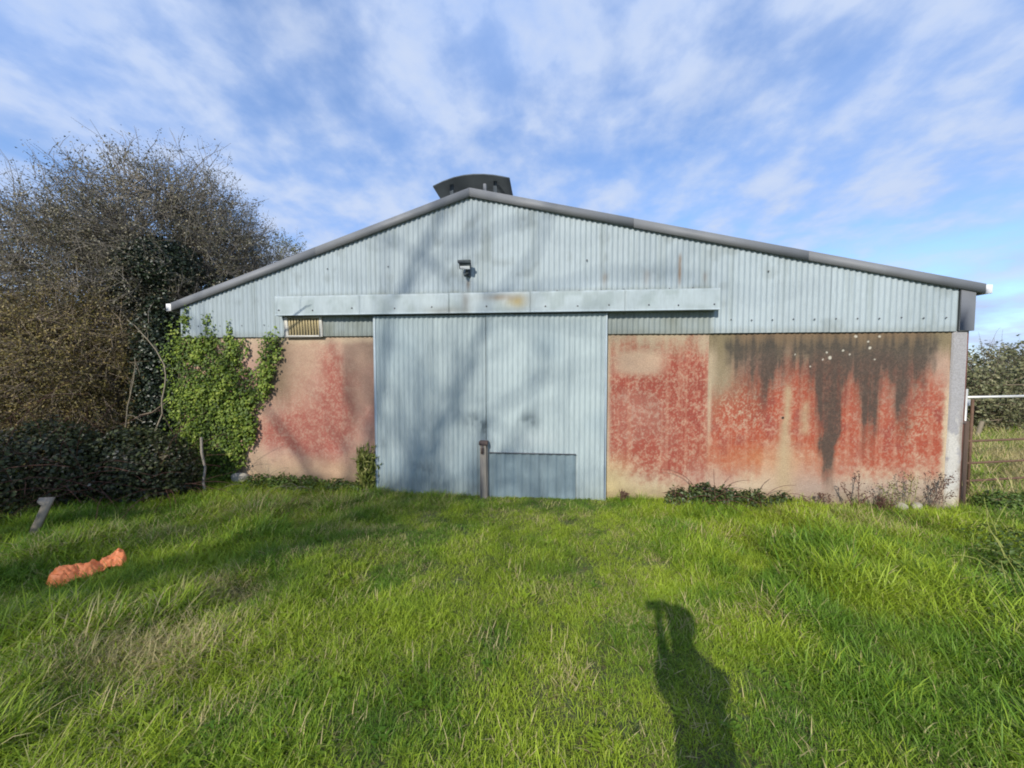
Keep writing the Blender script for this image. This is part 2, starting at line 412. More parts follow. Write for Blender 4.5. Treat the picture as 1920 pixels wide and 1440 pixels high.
# --- rendered walls with worn red paint
RED, RED2, RED3 = lin(156, 74, 61), lin(176, 84, 58), lin(176, 108, 88)
CREAM, PINK, TAN = lin(202, 182, 154), lin(186, 156, 136), lin(134, 121, 94)
DARK, YEL, ORG, GREYP = lin(74, 70, 63), lin(212, 192, 142), lin(192, 126, 84), lin(172, 154, 140)
WALL_K = 0.70
def mixc(c, d, m): return c * (1 - m[..., None]) + d * m[..., None]
def right_wall_colour(u, z):
    s = (u - 1.40) / 4.62; t = (2.235 - z) / 2.44
    big = fbm(u * 1.3, z * 1.3, 11, 4); mid = fbm(u * 5, z * 5, 12, 4); fine = fbm(u * 17, z * 17, 13, 4, 0.65); fleck = fbm(u * 46, z * 38, 14, 3, 0.75)
    drip = fbm(u * 9, z * 0.55, 15, 4, 0.6); drip2 = fbm(u * 22, z * 0.9, 16, 3)
    c = np.zeros(u.shape + (3,)) + CREAM
    c = mixc(c, np.zeros(3) + PINK, sstep(0.35, 0.65, big))
    c = mixc(c, np.zeros(3) + GREYP, sstep(0.45, 0.62, s) * sstep(0.78, 0.9, t) * 0.75)
    A_ = s < 0.312
    # how far down the red coat reaches and where it starts
    low = np.interp(s, [0, .05, .15, .3, .36, .42, .5, .56, .62, .7, .8, .9, 1], [.80, .85, .86, .82, .78, .80, .70, .66, .74, .80, .80, .78, .74]) + (drip - 0.5) * 0.14
    top = np.where(A_, 0.06 + (drip - .5) * 0.22, np.interp(s, [.34, .40, .46, .5, .9, .96], [.36, .24, .18, .14, .14, .24]) + (drip - .5) * 0.14)
    red = sstep(low + 0.12, low - 0.09, t + (fine - .5) * .12) * sstep(top - 0.10, top + 0.10, t + (fine - .5) * .14)
    red = red * sstep(0.004, 0.022, s + (fine - .5) * 0.01) * sstep(0.992, 0.975, s + (fine - .5) * 0.012)
    red = red * (1 - 0.9 * np.exp(-((s - .10) / .075) ** 4 - ((t - .165) / .075) ** 4))
    red = red * (1 - 0.85 * np.exp(-((s - .318) / .007) ** 2) * sstep(.9, .4, t))
    peel = sstep(0.47, 0.64, fleck * 0.62 + fine * 0.28 + mid * 0.10)
    dens = np.where(A_, 0.40, 0.28) + 0.25 * sstep(.35, .7, big) + 0.5 * np.exp(-((s - .42) / .09) ** 2 - ((t - .42) / .14) ** 2) + 0.25 * np.exp(-((s - .9) / .06) ** 2 - ((t - .5) / .2) ** 2)
    redc = np.zeros_like(c) + RED
    redc = mixc(redc, np.zeros(3) + RED2, np.where(A_, 0.15, 0.75) * sstep(0.35, 0.6, mid + .1))
    redc = mixc(redc, np.zeros(3) + RED3, sstep(0.5, 0.75, fine) * 0.7)
    c = mixc(c, redc, red * (1 - np.clip(peel * dens * 1.05, 0, 1)))
    haze_ = red * (.04 + sstep(0.42, 0.7, big) * 0.26)
    c = mixc(c, np.zeros(3) + PINK, haze_)
    c = mixc(c, np.zeros(3) + lin(198, 150, 124), red * sstep(.52, .70, fbm(u * 30, z * .8, 19, 3, .6) + .15 * (fleck - .5)) * .28)
    # pinkish bare patch in the first panel
    c = mixc(c, np.zeros(3) + lin(190, 160, 136), 0.8 * np.exp(-((s - .10) / .07) ** 4 - ((t - .17) / .06) ** 4))
    # orange wash low in the second panel
    org = np.exp(-((s - .50) / .17) ** 2 - ((t - .74) / .10) ** 2) * (.45 + .4 * drip) * (.6 + .8 * mid)
    c = mixc(c, np.zeros(3) + ORG, np.clip(org * 0.85, 0, 1))
    # yellow foot at the first corner
    c = mixc(c, np.zeros(3) + YEL, np.exp(-((s - .01) / .07) ** 2) * sstep(.66, .92, t) * 0.8)
    c = mixc(c, np.zeros(3) + YEL, sstep(.85, .97, t) * sstep(.36, .1, s) * 0.5)
    # tan strip under the cladding
    c = mixc(c, np.zeros(3) + TAN, sstep(.16, .03, t + (drip2 - .5) * .14) * np.where(A_, 0.25, 0.95))
    c = mixc(c, np.zeros(3) + lin(112, 100, 78), sstep(.5, .66, drip2) * sstep(.14, .05, t) * np.where(A_, 0.1, 0.6))
    c = mixc(c, np.zeros(3) + TAN, np.where(A_, 0, 1) * sstep(.55, .15, t + (drip - .5) * .3) * np.exp(-((s - .36) / .045) ** 2) * 0.85)
    # pale runs
    wdt = 0.010 + 0.022 * sstep(.4, .95, t)
    run = np.exp(-((s - .545 - (mid - .5) * .02) / wdt) ** 2) * sstep(.26, .34, t)
    run2 = np.exp(-((s - .602 - (mid - .5) * .02) / .012) ** 2) * sstep(.36, .42, t) * sstep(.62, .55, t)
    c = mixc(c, np.zeros(3) + lin(186, 164, 130), np.clip(run + run2 * .8, 0, 1) * 0.85)
    # black algae running down from the top
    sw = s + (fbm(u * 1.7, z * 2.4, 18, 3) - .5) * .035
    bot = np.interp(sw, [.335, .36, .41, .45, .475, .50, .53, .56, .585, .61, .635, .655, .68, .70, .72, .745, .76, .80, .82, .84, .86, .885, .905, .93, .96, .985],
                    [.0, .10, .28, .36, .40, .30, .26, .20, .22, .33, .50, .84, .84, .42, .28, .40, .56, .57, .25, .33, .53, .54, .30, .22, .20, .05])
    bot = bot * (.94 + .12 * mid) + (drip2 - .5) * .20 + (fbm(u * 6, z * 2.2, 17, 3) - .5) * .22 + (fine - .5) * .10 - .02
    dk = sstep(bot + .10, bot - .13, t) * sstep(-.02, .09, t + (drip2 - .5) * .10) * sstep(.335, .40, s + (mid - .5) * .06) * sstep(.985, .94, s + (mid - .5) * .05)
    dk = dk * (0.80 + 0.20 * sstep(.3, .6, drip2 * .5 + mid * .5)) * (0.84 + 0.16 * sstep(.6, .35, fleck))
    dk = np.clip(dk - np.exp(-((s - .545) / .012) ** 2) * .5 * dk, 0, 1)
    c = mixc(c, np.zeros(3) + DARK, np.clip(dk * 1.05, 0, .93))
    fring = sstep(bot + .24, bot, t) * (1 - dk) * sstep(.36, .42, s) * sstep(.97, .9, s) * 0.42
    c = mixc(c, np.zeros(3) + lin(120, 84, 66), np.clip(fring, 0, 1))
    # chips of white lime
    for (a, b_, r) in ((.665, .14, .010), (.70, .10, .006), (.735, .02, .009), (.77, .05, .007), (.775, .085, .009), (.80, .02, .008), (.645, .15, .006), (.72, .12, .006), (.655, .11, .005), (.79, .15, .005), (.565, .12, .005), (.61, .19, .005)):
        d = np.hypot((s - a) * 1.9, t - b_) + (fleck - .5) * .008
        c = mixc(c, np.zeros(3) + lin(225, 218, 200), sstep(r * 1.1, r * 0.5, d) * .8)
    d = np.hypot((s - .536) * 1.9, t - .49); c = mixc(c, np.zeros(3) + lin(40, 34, 30), sstep(.009, .006, d))
    # dirt splash at the foot
    c = mixc(c, np.zeros(3) + lin(128, 112, 84), sstep(.90, 1.0, t + (mid - .5) * .12) * 0.55)
    return c * WALL_K * (0.93 + 0.14 * fine)[..., None]
def left_wall_colour(u, z):
    big = fbm(u * 1.3, z * 1.3, 21, 4); mid = fbm(u * 4, z * 4, 22, 4); fine = fbm(u * 16, z * 16, 23, 4, .65); fleck = fbm(u * 46, z * 38, 24, 3, .75)
    drip = fbm(u * 8, z * .6, 25, 4, .6)
    c = np.zeros(u.shape + (3,)) + lin(198, 160, 144)
    c = mixc(c, np.zeros(3) + CREAM, sstep(.4, .7, big) * .6)
    c = mixc(c, np.zeros(3) + lin(190, 164, 138), sstep(1.1, 1.9, z + (drip - .5) * .6) * np.exp(-((u + 3.3) / .42) ** 2) * .75)
    def blob(a, b_, ra, rb): return np.exp(-((u - a + (mid - .5) * .3) / ra) ** 2 - ((z - b_ + (mid - .5) * .3) / rb) ** 2)
    red = np.clip(blob(-2.86, 1.40, .18, .80) * 1.0 + blob(-2.62, 1.15, .22, .4) * .8 + blob(-3.75, .72, .5, .28) * .8 + blob(-3.15, .58, .35, .3) * .9 + blob(-3.35, 1.0, .7, .6) * .45 + blob(-2.7, .9, .7, .9) * .30 + .12, 0, 1)
    peel = sstep(.42, .64, fleck * .6 + fine * .4)
    c = mixc(c, np.zeros(3) + lin(168, 92, 80), red * (0.9 - 0.42 * peel))
    c = mixc(c, np.zeros(3) + lin(126, 104, 92), sstep(-2.75, -2.5, u + (drip - .5) * .3) * sstep(.8, 1.3, z + (mid - .5) * .5) * .65)
    c = mixc(c, np.zeros(3) + lin(112, 98, 76), np.exp(-((u + 3.8) / .28) ** 2) * sstep(.9, 1.5, z + (drip - .5) * .6) * .8)
    c = mixc(c, np.zeros(3) + CREAM, sstep(2.10, 2.2, z + (drip - .5) * .1) * .6)
    c = mixc(c, np.zeros(3) + YEL, sstep(.42, .05, z + (mid - .5) * .3) * .35)
    c = mixc(c, np.zeros(3) + lin(128, 112, 84), sstep(.10, -.12, z + (mid - .5) * .2) * .5)
    return c * WALL_K * (0.93 + 0.14 * fine)[..., None]
def wall_slab(name, u0, u1, z0, z1, colour, step=0.0095, label=None):
    nu, nz = int((u1 - u0) / step) + 1, int((z1 - z0) / step) + 1
    us, zs = np.linspace(u0, u1, nu), np.linspace(z0, z1, nz)
    U, Z = np.meshgrid(us, zs, indexing='ij')
    Y = (fbm(U * 2.2, Z * 2.2, 31, 3) - .5) * 0.014 + (fbm(U * 14, Z * 14, 32, 3) - .5) * 0.004
    Y = np.where(np.abs(U - 2.87) < 0.013, Y + 0.006, Y)      # joint between the two pours
    V = np.stack([U, Y, Z], -1).reshape(-1, 3)
    i, j = np.meshgrid(np.arange(nu - 1), np.arange(nz - 1), indexing='ij')
    q = np.stack([i * nz + j, (i + 1) * nz + j, (i + 1) * nz + j + 1, i * nz + j + 1], -1).reshape(-1, 4)
    C = colour(U, Z).reshape(-1, 3)
    nb = len(V)                                                # close the slab behind
    back = np.array([(u0, .2, z0), (u1, .2, z0), (u1, .2, z1), (u0, .2, z1)], float)
    cn = [0, (nu - 1) * nz, nu * nz - 1, nz - 1]
    qb = np.array([[nb + 3, nb + 2, nb + 1, nb], [cn[0], cn[1], nb + 1, nb][::-1], [cn[1], cn[2], nb + 2, nb + 1][::-1], [cn[2], cn[3], nb + 3, nb + 2][::-1], [cn[3], cn[0], nb, nb + 3][::-1]])
    o = np_mesh(name, np.concatenate([V, back]), [q, qb], M['render'], shed, smooth=True, colors=np.concatenate([C, np.tile(lin(170, 140, 120), (4, 1))]))
    if label: o['label'] = label
    return o
wall_slab('wall', -5.46, -2.02, -0.5, 2.30, left_wall_colour, label='pinkish worn wall partly under ivy')
wall_slab('wall', 1.30, 6.00, -0.5, 2.30, right_wall_colour, label='red painted wall with black streaks running down')

# --- corrugated sheets
SHEETC = lin(174, 187, 192); SHEETC2 = lin(175, 189, 191); SHED_K = 0.74
def streak(u, z, uc, w, ztop, zbot): return np.exp(-((u - uc) / w) ** 2) * sstep(ztop + .05, ztop - .05, z) * sstep(zbot - .02, zbot + .25, z)
def gable_colour(u, z, tint):
    big = fbm(u * .8, z * .8, 41, 3); run = fbm(u * 13, z * .5, 42, 4, .6); mid = fbm(u * 4, z * 4, 43, 4); fi = fbm(u * 30, z * 12, 44, 3)
    c = np.zeros(u.shape + (3,)) + SHEETC * tint
    c = mixc(c, np.zeros(3) + lin(156, 170, 176), sstep(.45, .7, big) * .4)
    c = mixc(c, np.zeros(3) + lin(140, 152, 150), sstep(.5, .75, run) * .35)
    c = mixc(c, np.zeros(3) + lin(120, 128, 124), sstep(.62, .8, mid) * .35)
    rust = lin(128, 98, 66)
    st = streak(u, z, 2.41, .022, 3.36, 2.86) * .8 + streak(u, z, 1.95, .05, 3.15, 2.86) * .35 + streak(u, z, 1.36, .04, 3.12, 2.86) * .4 + streak(u, z, 2.76, .03, 3.1, 2.86) * .45 + streak(u, z, -.66, .03, 3.06, 2.86) * .7
    c = mixc(c, np.zeros(3) + rust, np.clip(st * (.6 + .8 * fi), 0, 1))
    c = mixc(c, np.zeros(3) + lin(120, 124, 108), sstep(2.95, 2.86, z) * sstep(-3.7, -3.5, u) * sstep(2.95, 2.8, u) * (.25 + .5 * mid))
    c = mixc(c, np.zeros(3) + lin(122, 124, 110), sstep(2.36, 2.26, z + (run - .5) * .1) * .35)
    return c * SHED_K
def door_colour(u, z, tint):
    big = fbm(u * .9, z * .9, 51, 3); run = fbm(u * 13, z * .6, 52, 4, .6); mid = fbm(u * 5, z * 5, 53, 4); fi = fbm(u * 30, z * 16, 54, 3)
    c = np.zeros(u.shape + (3,)) + SHEETC2 * tint
    c = mixc(c, np.zeros(3) + lin(142, 162, 172), sstep(.45, .7, big) * .4)
    c = mixc(c, np.zeros(3) + lin(136, 152, 158), sstep(.5, .75, run) * .3)
    def smear(a, b_, ra, rb): return np.exp(-((u - a) / ra) ** 2 - ((z - b_) / rb) ** 2)
    dk = smear(-.58, .93, .13, .14) * .8 + smear(.26, .95, .15, .13) * .75 + smear(-.42, .85, .06, .22) * .8 + smear(-1.35, .15, .22, .18) * .5 + smear(-1.9, -.05, .18, .15) * .6 + smear(-1.15, 0, .2, .12) * .45 + smear(-2.0, .6, .08, .15) * .3
    c = mixc(c, np.zeros(3) + lin(86, 100, 106), np.clip(dk * (0.25 + 1.2 * sstep(.35, .65, mid * .6 + fi * .4)), 0, 1) * .85)
    c = mixc(c, np.zeros(3) + lin(196, 206, 206), smear(.35, .70, .35, .12) * .45)
    c = mixc(c, np.zeros(3) + lin(110, 118, 110), sstep(.15, -.15, z + (mid - .5) * .3) * .35)
    return c * SHED_K
def corrugated(name, u0, u1, zb, ztop, y, colour, parent, pitch=0.076, amp=0.0075, dz=0.04, tint=1.0, trap=False, mat=None):
    nu = max(3, int(round((u1 - u0) / pitch * 10)) + 1)
    us = np.linspace(u0, u1, nu)
    zt = np.broadcast_to(ztop(us) if callable(ztop) else ztop, us.shape)
    nz = max(2, int((zt.max() - zb) / dz) + 1)
    f = np.linspace(0, 1, nz)
    U = np.repeat(us[:, None], nz, 1); Z = zb + (zt[:, None] - zb) * f[None, :]
    w = np.cos(2 * np.pi * U / pitch)
    if trap: w = np.clip(w * 2.2, -1, 1)
    Y = y - amp * w + (fbm(U * 1.5, Z * 1.5, 61, 2) - .5) * 0.008
    V = np.stack([U, Y, Z], -1).reshape(-1, 3)
    i, j = np.meshgrid(np.arange(nu - 1), np.arange(nz - 1), indexing='ij')
    q = np.stack([i * nz + j, (i + 1) * nz + j, (i + 1) * nz + j + 1, i * nz + j + 1], -1).reshape(-1, 4)
    C = colour(U, Z, tint).reshape(-1, 3)
    return np_mesh(name, V, [q], mat or M['sheet'], parent, smooth=True, colors=C)
rs = random.Random(4)
edges = list(np.linspace(-5.40, -3.52, 4)) + list(np.linspace(-3.52, -0.225, 5))[1:] + list(np.linspace(-0.225, 2.88, 5))[1:] + list(np.linspace(2.88, 6.04, 5))[1:]
for k in range(len(edges) - 1):
    under = k % 2
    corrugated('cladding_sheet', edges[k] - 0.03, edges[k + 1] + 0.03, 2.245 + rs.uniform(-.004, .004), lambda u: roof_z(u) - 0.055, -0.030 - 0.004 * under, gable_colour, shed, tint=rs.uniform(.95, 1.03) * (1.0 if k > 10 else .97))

# --- sliding doors
for d, (u0, u1, zb, y) in enumerate(((-2.13, -0.392, -0.24, -0.085), (-0.376, 1.395, -0.24, -0.088))):
    fr = MB()
    if d == 0: fr.box(u0, u0 + .035, y - .014, y + .03, zb, 2.54, .003)
    else: fr.box(u1 - .03, u1, y - .012, y + .03, zb, 2.54, .003)
    fr.box(u0 + .036, u1 - .031, y + .014, y + .03, 2.40, 2.48)
    fr.box(u0 + .036, u1 - .031, y + .014, y + .03, zb + .1, zb + .18)
    door = fr.build('sliding_door', plain('door_edge_strip', (0.36, 0.42, 0.445), 0.55, var=0.12, scale=4) if d == 0 else door.data.materials[0], shed)
    mid_ = (u0 + u1) / 2
    for a, b_ in ((u0 + (.02 if d == 0 else -.002), mid_ + .02), (mid_ - .02, u1 - (.015 if d else -.004))):
        corrugated('corrugated_sheet', a, b_, zb + .02, 2.54, y - (0.003 if a < mid_ - .1 else 0), door_colour, door, tint=rs.uniform(.96, 1.04))
    if d == 0: door['label'] = 'sliding door leaf with a timber pull post on its edge'
    else: door['label'] = 'sliding door leaf patched with a darker sheet at its foot'
    if d == 1:
        corrugated('patch_sheet', -0.335, 0.955, -0.26, 0.475, y - 0.022, lambda u, z, t: (np.zeros(u.shape + (3,)) + lin(128, 146, 154)) * SHED_K * (0.80 + .4 * fbm(u * 10, z * 1.2, 71, 4))[..., None], door, pitch=0.128, amp=0.008, trap=True)
        mb = MB(); mb.box(-0.337, 0.957, y - .044, y - .012, 0.474, 0.482)
        mb.build('patch_edge', M['screw'], door)
        mb = MB(); mb.box(-0.462, -0.368, -0.200, -0.112, -0.26, 0.60, .006)
        mb.box(-0.366, -0.352, -0.150, -0.112, -0.26, 0.62, .003)
        mb.build('pull_post', M['wood'], door)
        mb = MB(); mb.box(-0.475, -0.345, -0.212, -0.112, 0.603, 0.665, .008); mb.box(-0.44, -0.40, -0.235, -0.212, 0.48, 0.57, .006)
        mb.tube([(-0.42, -0.222, 0.50), (-0.42, -0.26, 0.52), (-0.42, -0.26, 0.58), (-0.42, -0.216, 0.62)], .008, 6)
        mb.build('hasp', M['hasp'], door)

# --- the cover over the door track
def header_colour(u, z):
    mid = fbm(u * 5, z * 5, 81, 4); run = fbm(u * 12, z * 1.2, 82, 3)
    c = np.zeros(u.shape + (3,)) + lin(176, 189, 193)
    c = mixc(c, np.zeros(3) + lin(146, 160, 158), sstep(.45, .7, mid) * .5)
    def sm(a, b_, ra, rb): return np.exp(-((u - a) / ra) ** 2 - ((z - b_) / rb) ** 2)
    c = mixc(c, np.zeros(3) + lin(168, 150, 96), np.clip(sm(.10, 2.72, .16, .09) * (0.3 + mid), 0, 1))
    c = mixc(c, np.zeros(3) + lin(136, 118, 96), np.clip(sm(-.15, 2.78, .3, .05) * .8 * (.3 + mid), 0, 1))
    c = mixc(c, np.zeros(3) + lin(110, 104, 98), sm(-.66, 2.72, .06, .2) * .65 * (.5 + run))
    c = mixc(c, np.zeros(3) + lin(122, 122, 112), np.clip(sm(-1.0, 2.6, .3, .06) * .7 * (.4 + mid), 0, 1))
    c = mixc(c, np.zeros(3) + lin(128, 134, 128), sstep(2.84, 2.87, z + (run - .5) * .05) * .5)
    return c * SHED_K
head = empty('door_header'); head.parent = shed
hb = [-3.67, -2.30, -0.92, 0.28, 1.62, 2.91]
for k in range(5):
    u0, u1 = hb[k] + .0015, hb[k + 1] - .0015
    us, zs = np.linspace(u0, u1, 46), np.linspace(2.560, 2.855, 12)
    U, Z = np.meshgrid(us, zs, indexing='ij')
    yf = -0.175 - 0.003 * (k % 2) + (fbm(U * 1.2, Z * 2, 83, 2) - .5) * .010
    V = [np.stack([U, yf, Z], -1).reshape(-1, 3)]
    nz = 12; i, j = np.meshgrid(np.arange(45), np.arange(11), indexing='ij')
    q = [np.stack([i * nz + j, (i + 1) * nz + j, (i + 1) * nz + j + 1, i * nz + j + 1], -1).reshape(-1, 4)]
    # returns: top, bottom and ends folded back to the wall
    ring = list(range(0, 46 * nz, nz)), list(range(nz - 1, 46 * nz, nz)), list(range(nz)), list(range(45 * nz, 46 * nz))
    base = 46 * nz; extra = []
    F2 = []
    for rI, ids in enumerate(ring):
        for m_, idx in enumerate(ids):
            p = V[0][idx].copy(); p[1] = -0.045; extra.append(p)
            if m_: F2.append([ids[m_ - 1], idx, base + len(extra) - 1, base + len(extra) - 2])
    V = np.concatenate([V[0], np.array(extra)])
    np_mesh('header_panel', V, [q[0], np.array(F2)], M['sheet'], head, colors=header_colour(V[:, 0], V[:, 2]))
def screw_mesh():
    mb = MB()
    th = np.arange(8) * np.pi / 4
    V = [(.011 * math.cos(t), 0, .011 * math.sin(t)) for t in th] + [(.007 * math.cos(t), -.008, .007 * math.sin(t)) for t in th]
    mb.add(V, [(i, (i + 1) % 8, 8 + (i + 1) % 8, 8 + i) for i in range(8)])
    mb.add([(0, -.009, 0)] + V[8:], [(0, 1 + i, 1 + (i + 1) % 8) for i in range(8)])
    return mb.build('screw_head', M['screw'], shed)
sc0 = screw_mesh(); first = True
def screw(u, y, z, parent, big=1.0):
    global first
    o = sc0 if first else sc0.copy()
    if not first: col.objects.link(o)
    first = False
    o.parent = parent; o.location = (u, y, z); o.scale = (big, big, big)
for u in (-3.6, -3.05, -2.42, -1.75, -1.18, -.36, .50, .96, 1.40, 1.95, 2.35, 2.83): screw(u, -0.181, 2.64 + rs.uniform(-.02, .02), head, 1.15)
for k in range(11): screw(3.12 + k * .276, -0.044, 2.43 + rs.uniform(-.006, .006), shed)
for k in range(8): screw(.35 + k * .32, -0.044, 2.885 + rs.uniform(-.006, .006), shed)
for k in range(5): screw(-5.1 + k * .38, -0.044, 2.43 + rs.uniform(-.006, .006), shed, .9)
for u, z in ((-2.88, 3.29), (-1.9, 3.3), (1.1, 3.32), (3.6, 3.1)): screw(u, -0.044, z, shed, 1.1)

# --- slatted vent under the header
vent = MB()
vent.box(-3.60, -3.545, -.075, -.045, 2.235, 2.555, .004); vent.box(-3.02, -2.975, -.075, -.045, 2.235, 2.555, .004)
vent.box(-3.544, -3.021, -.075, -.045, 2.235, 2.262, .004); vent.box(-3.544, -3.021, -.075, -.045, 2.53, 2.555, .004)
vf = vent.build('vent_frame', M['ventframe'], shed)
for k in range(11):
    u = -3.530 + k * .0475
    MB().box(u, u + .030, -.070, -.052, 2.263, 2.529, .003).build('slat', M['vent'], vf)

# --- flashings, gutters, corner trim
def sloped(name, ua, ub, drop_top, drop_bot, y0, y1, mat=None):
    za, zb = float(roof_z(ua)), float(roof_z(ub))
    V = []
    for u, z in ((ua, za), (ub, zb)):
        for y in (y0, y1):
            V += [(u, y, z - drop_bot), (u, y, z - drop_top)]
    F = [(0, 4, 5, 1), (2, 3, 7, 6), (1, 5, 7, 3), (0, 2, 6, 4), (0, 1, 3, 2), (4, 6, 7, 5)]
    return MB().add(V, F).build(name, mat or M['flash'], shed)
for k, (a, b_) in enumerate(((-5.54, -3.05), (-3.05, RIDGE_U), (RIDGE_U, 1.75), (1.75, 4.1), (4.1, 6.31))):
    e = 0.002 if a > RIDGE_U - .01 or b_ < RIDGE_U else 0
    sloped('verge_flashing', a + (0 if k == 0 else .0015), b_ - (0 if k == 4 else .0015), -0.012 if k % 2 else -0.015, 0.110 + .003 * (k % 2), -0.075 - .003 * (k % 2), -0.045)
sloped('roof_sheet', EAVE_L - .02, RIDGE_U, 0.0, 0.03, -0.04, DEPTH, M['roof'])
sloped('roof_sheet', RIDGE_U + .002, EAVE_R, 0.0, 0.03, -0.04, DEPTH, M['roof'])
MB().box(6.03, 6.215, -.060, .12, 2.25, 2.80, .004).build('corner_flashing', M['flash'], shed)
# side and rear walls
MB().box(-5.46, -5.26, .205, DEPTH, -.5, 2.75).build('side_wall', M['blocks'], shed)
MB().box(5.98, 6.16, .205, DEPTH, -.5, 2.75).build('side_wall', M['blocks'], shed)
bw = MB(); bw.add([(-5.25, DEPTH - .2, -.5), (5.97, DEPTH - .2, -.5), (5.97, DEPTH - .2, float(roof_z(5.97)) - .05), (RIDGE_U, DEPTH - .2, RIDGE_Z - .05), (-5.25, DEPTH - .2, float(roof_z(-5.25)) - .05)], [])
bw.f[3] += [[0, 1, 2], [0, 2, 3], [0, 3, 4]]; bw.build('rear_wall', M['blocks'], shed)
# corner pillar, flaking white paint low down
us, zs = np.linspace(6.002, 6.165, 14), np.linspace(-.5, 2.245, 190)
U, Z = np.meshgrid(us, zs, indexing='ij')
fl = fbm(U * 14, Z * 7, 91, 4)
C = np.zeros(U.shape + (3,)) + lin(158, 156, 157)
C = mixc(C, np.zeros(3) + lin(190, 187, 180), sstep(.46, .58, fl + .25 * sstep(1.2, .4, Z) - .1) * sstep(1.35, .9, Z + (fl - .5) * .5))
C = mixc(C, np.zeros(3) + lin(132, 118, 104), sstep(6.11, 6.16, U + (fl - .5) * .1) * sstep(1.3, 1.0, Z) * .7)
C = mixc(C, np.zeros(3) + lin(196, 176, 130), sstep(.15, -.2, Z) * .5)
Y = -0.028 + (fl - .5) * .006
Vp = np.stack([U, Y, Z], -1).reshape(-1, 3); nz = 190
i, j = np.meshgrid(np.arange(13), np.arange(nz - 1), indexing='ij')
q = np.stack([i * nz + j, (i + 1) * nz + j, (i + 1) * nz + j + 1, i * nz + j + 1], -1).reshape(-1, 4)
nb = len(Vp); ex = []; F2 = []
for ids in ([*range(nz)], [*range(13 * nz, 14 * nz)]):
    for m_, idx in enumerate(ids):
        p = Vp[idx].copy(); p[1] = .20; ex.append(p)
        if m_: F2.append([ids[m_ - 1], idx, nb + len(ex) - 1, nb + len(ex) - 2])
np_mesh('corner_pillar', np.concatenate([Vp, ex]), [q, np.array(F2)], M['render'], shed, colors=np.concatenate([C.reshape(-1, 3), np.tile(lin(158, 156, 157), (len(ex), 1))]) * .85)
# drainpipe with its clip
mb = MB(); mb.tube([(6.195, .02, -.35), (6.195, .02, 2.3), (6.215, .06, 2.5), (6.31, .1, 2.68)], .024, 8)
dp = mb.build('drainpipe', M['redpipe'], shed, smooth=True)
MB().box(6.168, 6.228, -.012, .05, .985, 1.02, .004).build('pipe_clip', M['hasp'], dp)
for u0, u1 in ((-5.64, -5.545), (6.285, 6.40)):
    zt = float(roof_z(-5.54 if u0 < 0 else 6.30)) - .0
    mb = MB()
    mb.box(u0, u0 + .006, -.035, DEPTH, zt - .11, zt); mb.box(u1 - .006, u1, -.035, DEPTH, zt - .11, zt); mb.box(u0 + .007, u1 - .007, -.035, DEPTH, zt - .11, zt - .104)
    gt = mb.build('gutter', M['flash'], shed)
    MB().box(u0 - .004, u1 + .004, -.062, -.037, zt - .112, zt + .004, .004).build('gutter_end', M['white'], gt)
# --- raised curved ridge ventilator
pts = np.array([(-1.262, 4.600), (-1.10, 4.668), (-.93, 4.718), (-.77, 4.745), (-.62, 4.752), (-.46, 4.745), (-.30, 4.725), (-.18, 4.700), (-.055, 4.668)])
V = []; F = []
for y in (0.20, 13.5):
    for dz in (0, -.018):
        V += [(u, y, z + dz) for u, z in pts]
k = len(pts)
for a in range(k - 1):
    F += [(a, a + 1, 2 * k + a + 1, 2 * k + a), (k + a + 1, k + a, 3 * k + a, 3 * k + a + 1), (a, k + a, k + a + 1, a + 1), (2 * k + a, 2 * k + a + 1, 3 * k + a + 1, 3 * k + a)]
F += [(0, 2 * k, 3 * k, k), (k - 1, 2 * k - 1, 4 * k - 1, 3 * k - 1)]
cowl = MB().add(V, F).build('ridge_ventilator', M['cowl'], shed)
for y in (.34, 2.2, 4.4, 6.6, 8.8, 11.0, 13.2):
    for u, zt in ((-1.0, 4.68), (-.30, 4.70)):
        MB().box(u - .028, u + .028, y, y + .05, float(roof_z(u)) - .01, zt, .003).build('bracket', M['cowl'], cowl)
MB().box(-.43, -.385, -.02, .03, 4.34, 4.49, .004).build('ridge_bracket', M['flash'], shed)

# ------------------------------------------------------------------ floodlight on the gable
fl = empty('floodlight', to_world(-.66, -.045, 3.16), -A); fl.scale = (.85, .85, .85)
tag(fl, 'small dark floodlight with motion sensor on the gable above the door', 'floodlight')
T = Matrix.Translation((-.02, -.14, .125)) @ Matrix.Rotation(R(24), 4, 'X')
MB().box(-.10, .10, -.035, .05, -.075, .075, .012, M=T).build('lamp_head', M['lamp'], fl)
MB().box(-.085, .085, -.0365, -.030, -.072, -.018, .002, M=T).build('lamp_glass', M['lampglass'], fl)
MB().box(-.115, .115, -.055, -.0365, .030, .085, .006, M=T).build('hood', M['lamp'], fl)
MB().box(-.045, .045, -.03, .0, -.05, .07, .006).tube([(0, -.02, .02), (0, -.08, .03), (-.01, -.11, .09)], .014, 8).build('bracket', M['lamp'], fl)
MB().tube([(-.035, -.02, -.02), (-.03, -.07, -.03), (-.03, -.11, -.035)], [.018, .03, .018], 10).tube([(0.0, -.03, .0), (.0, -.075, .01)], .03, 10).build('sensor', M['lamp'], fl, smooth=True)

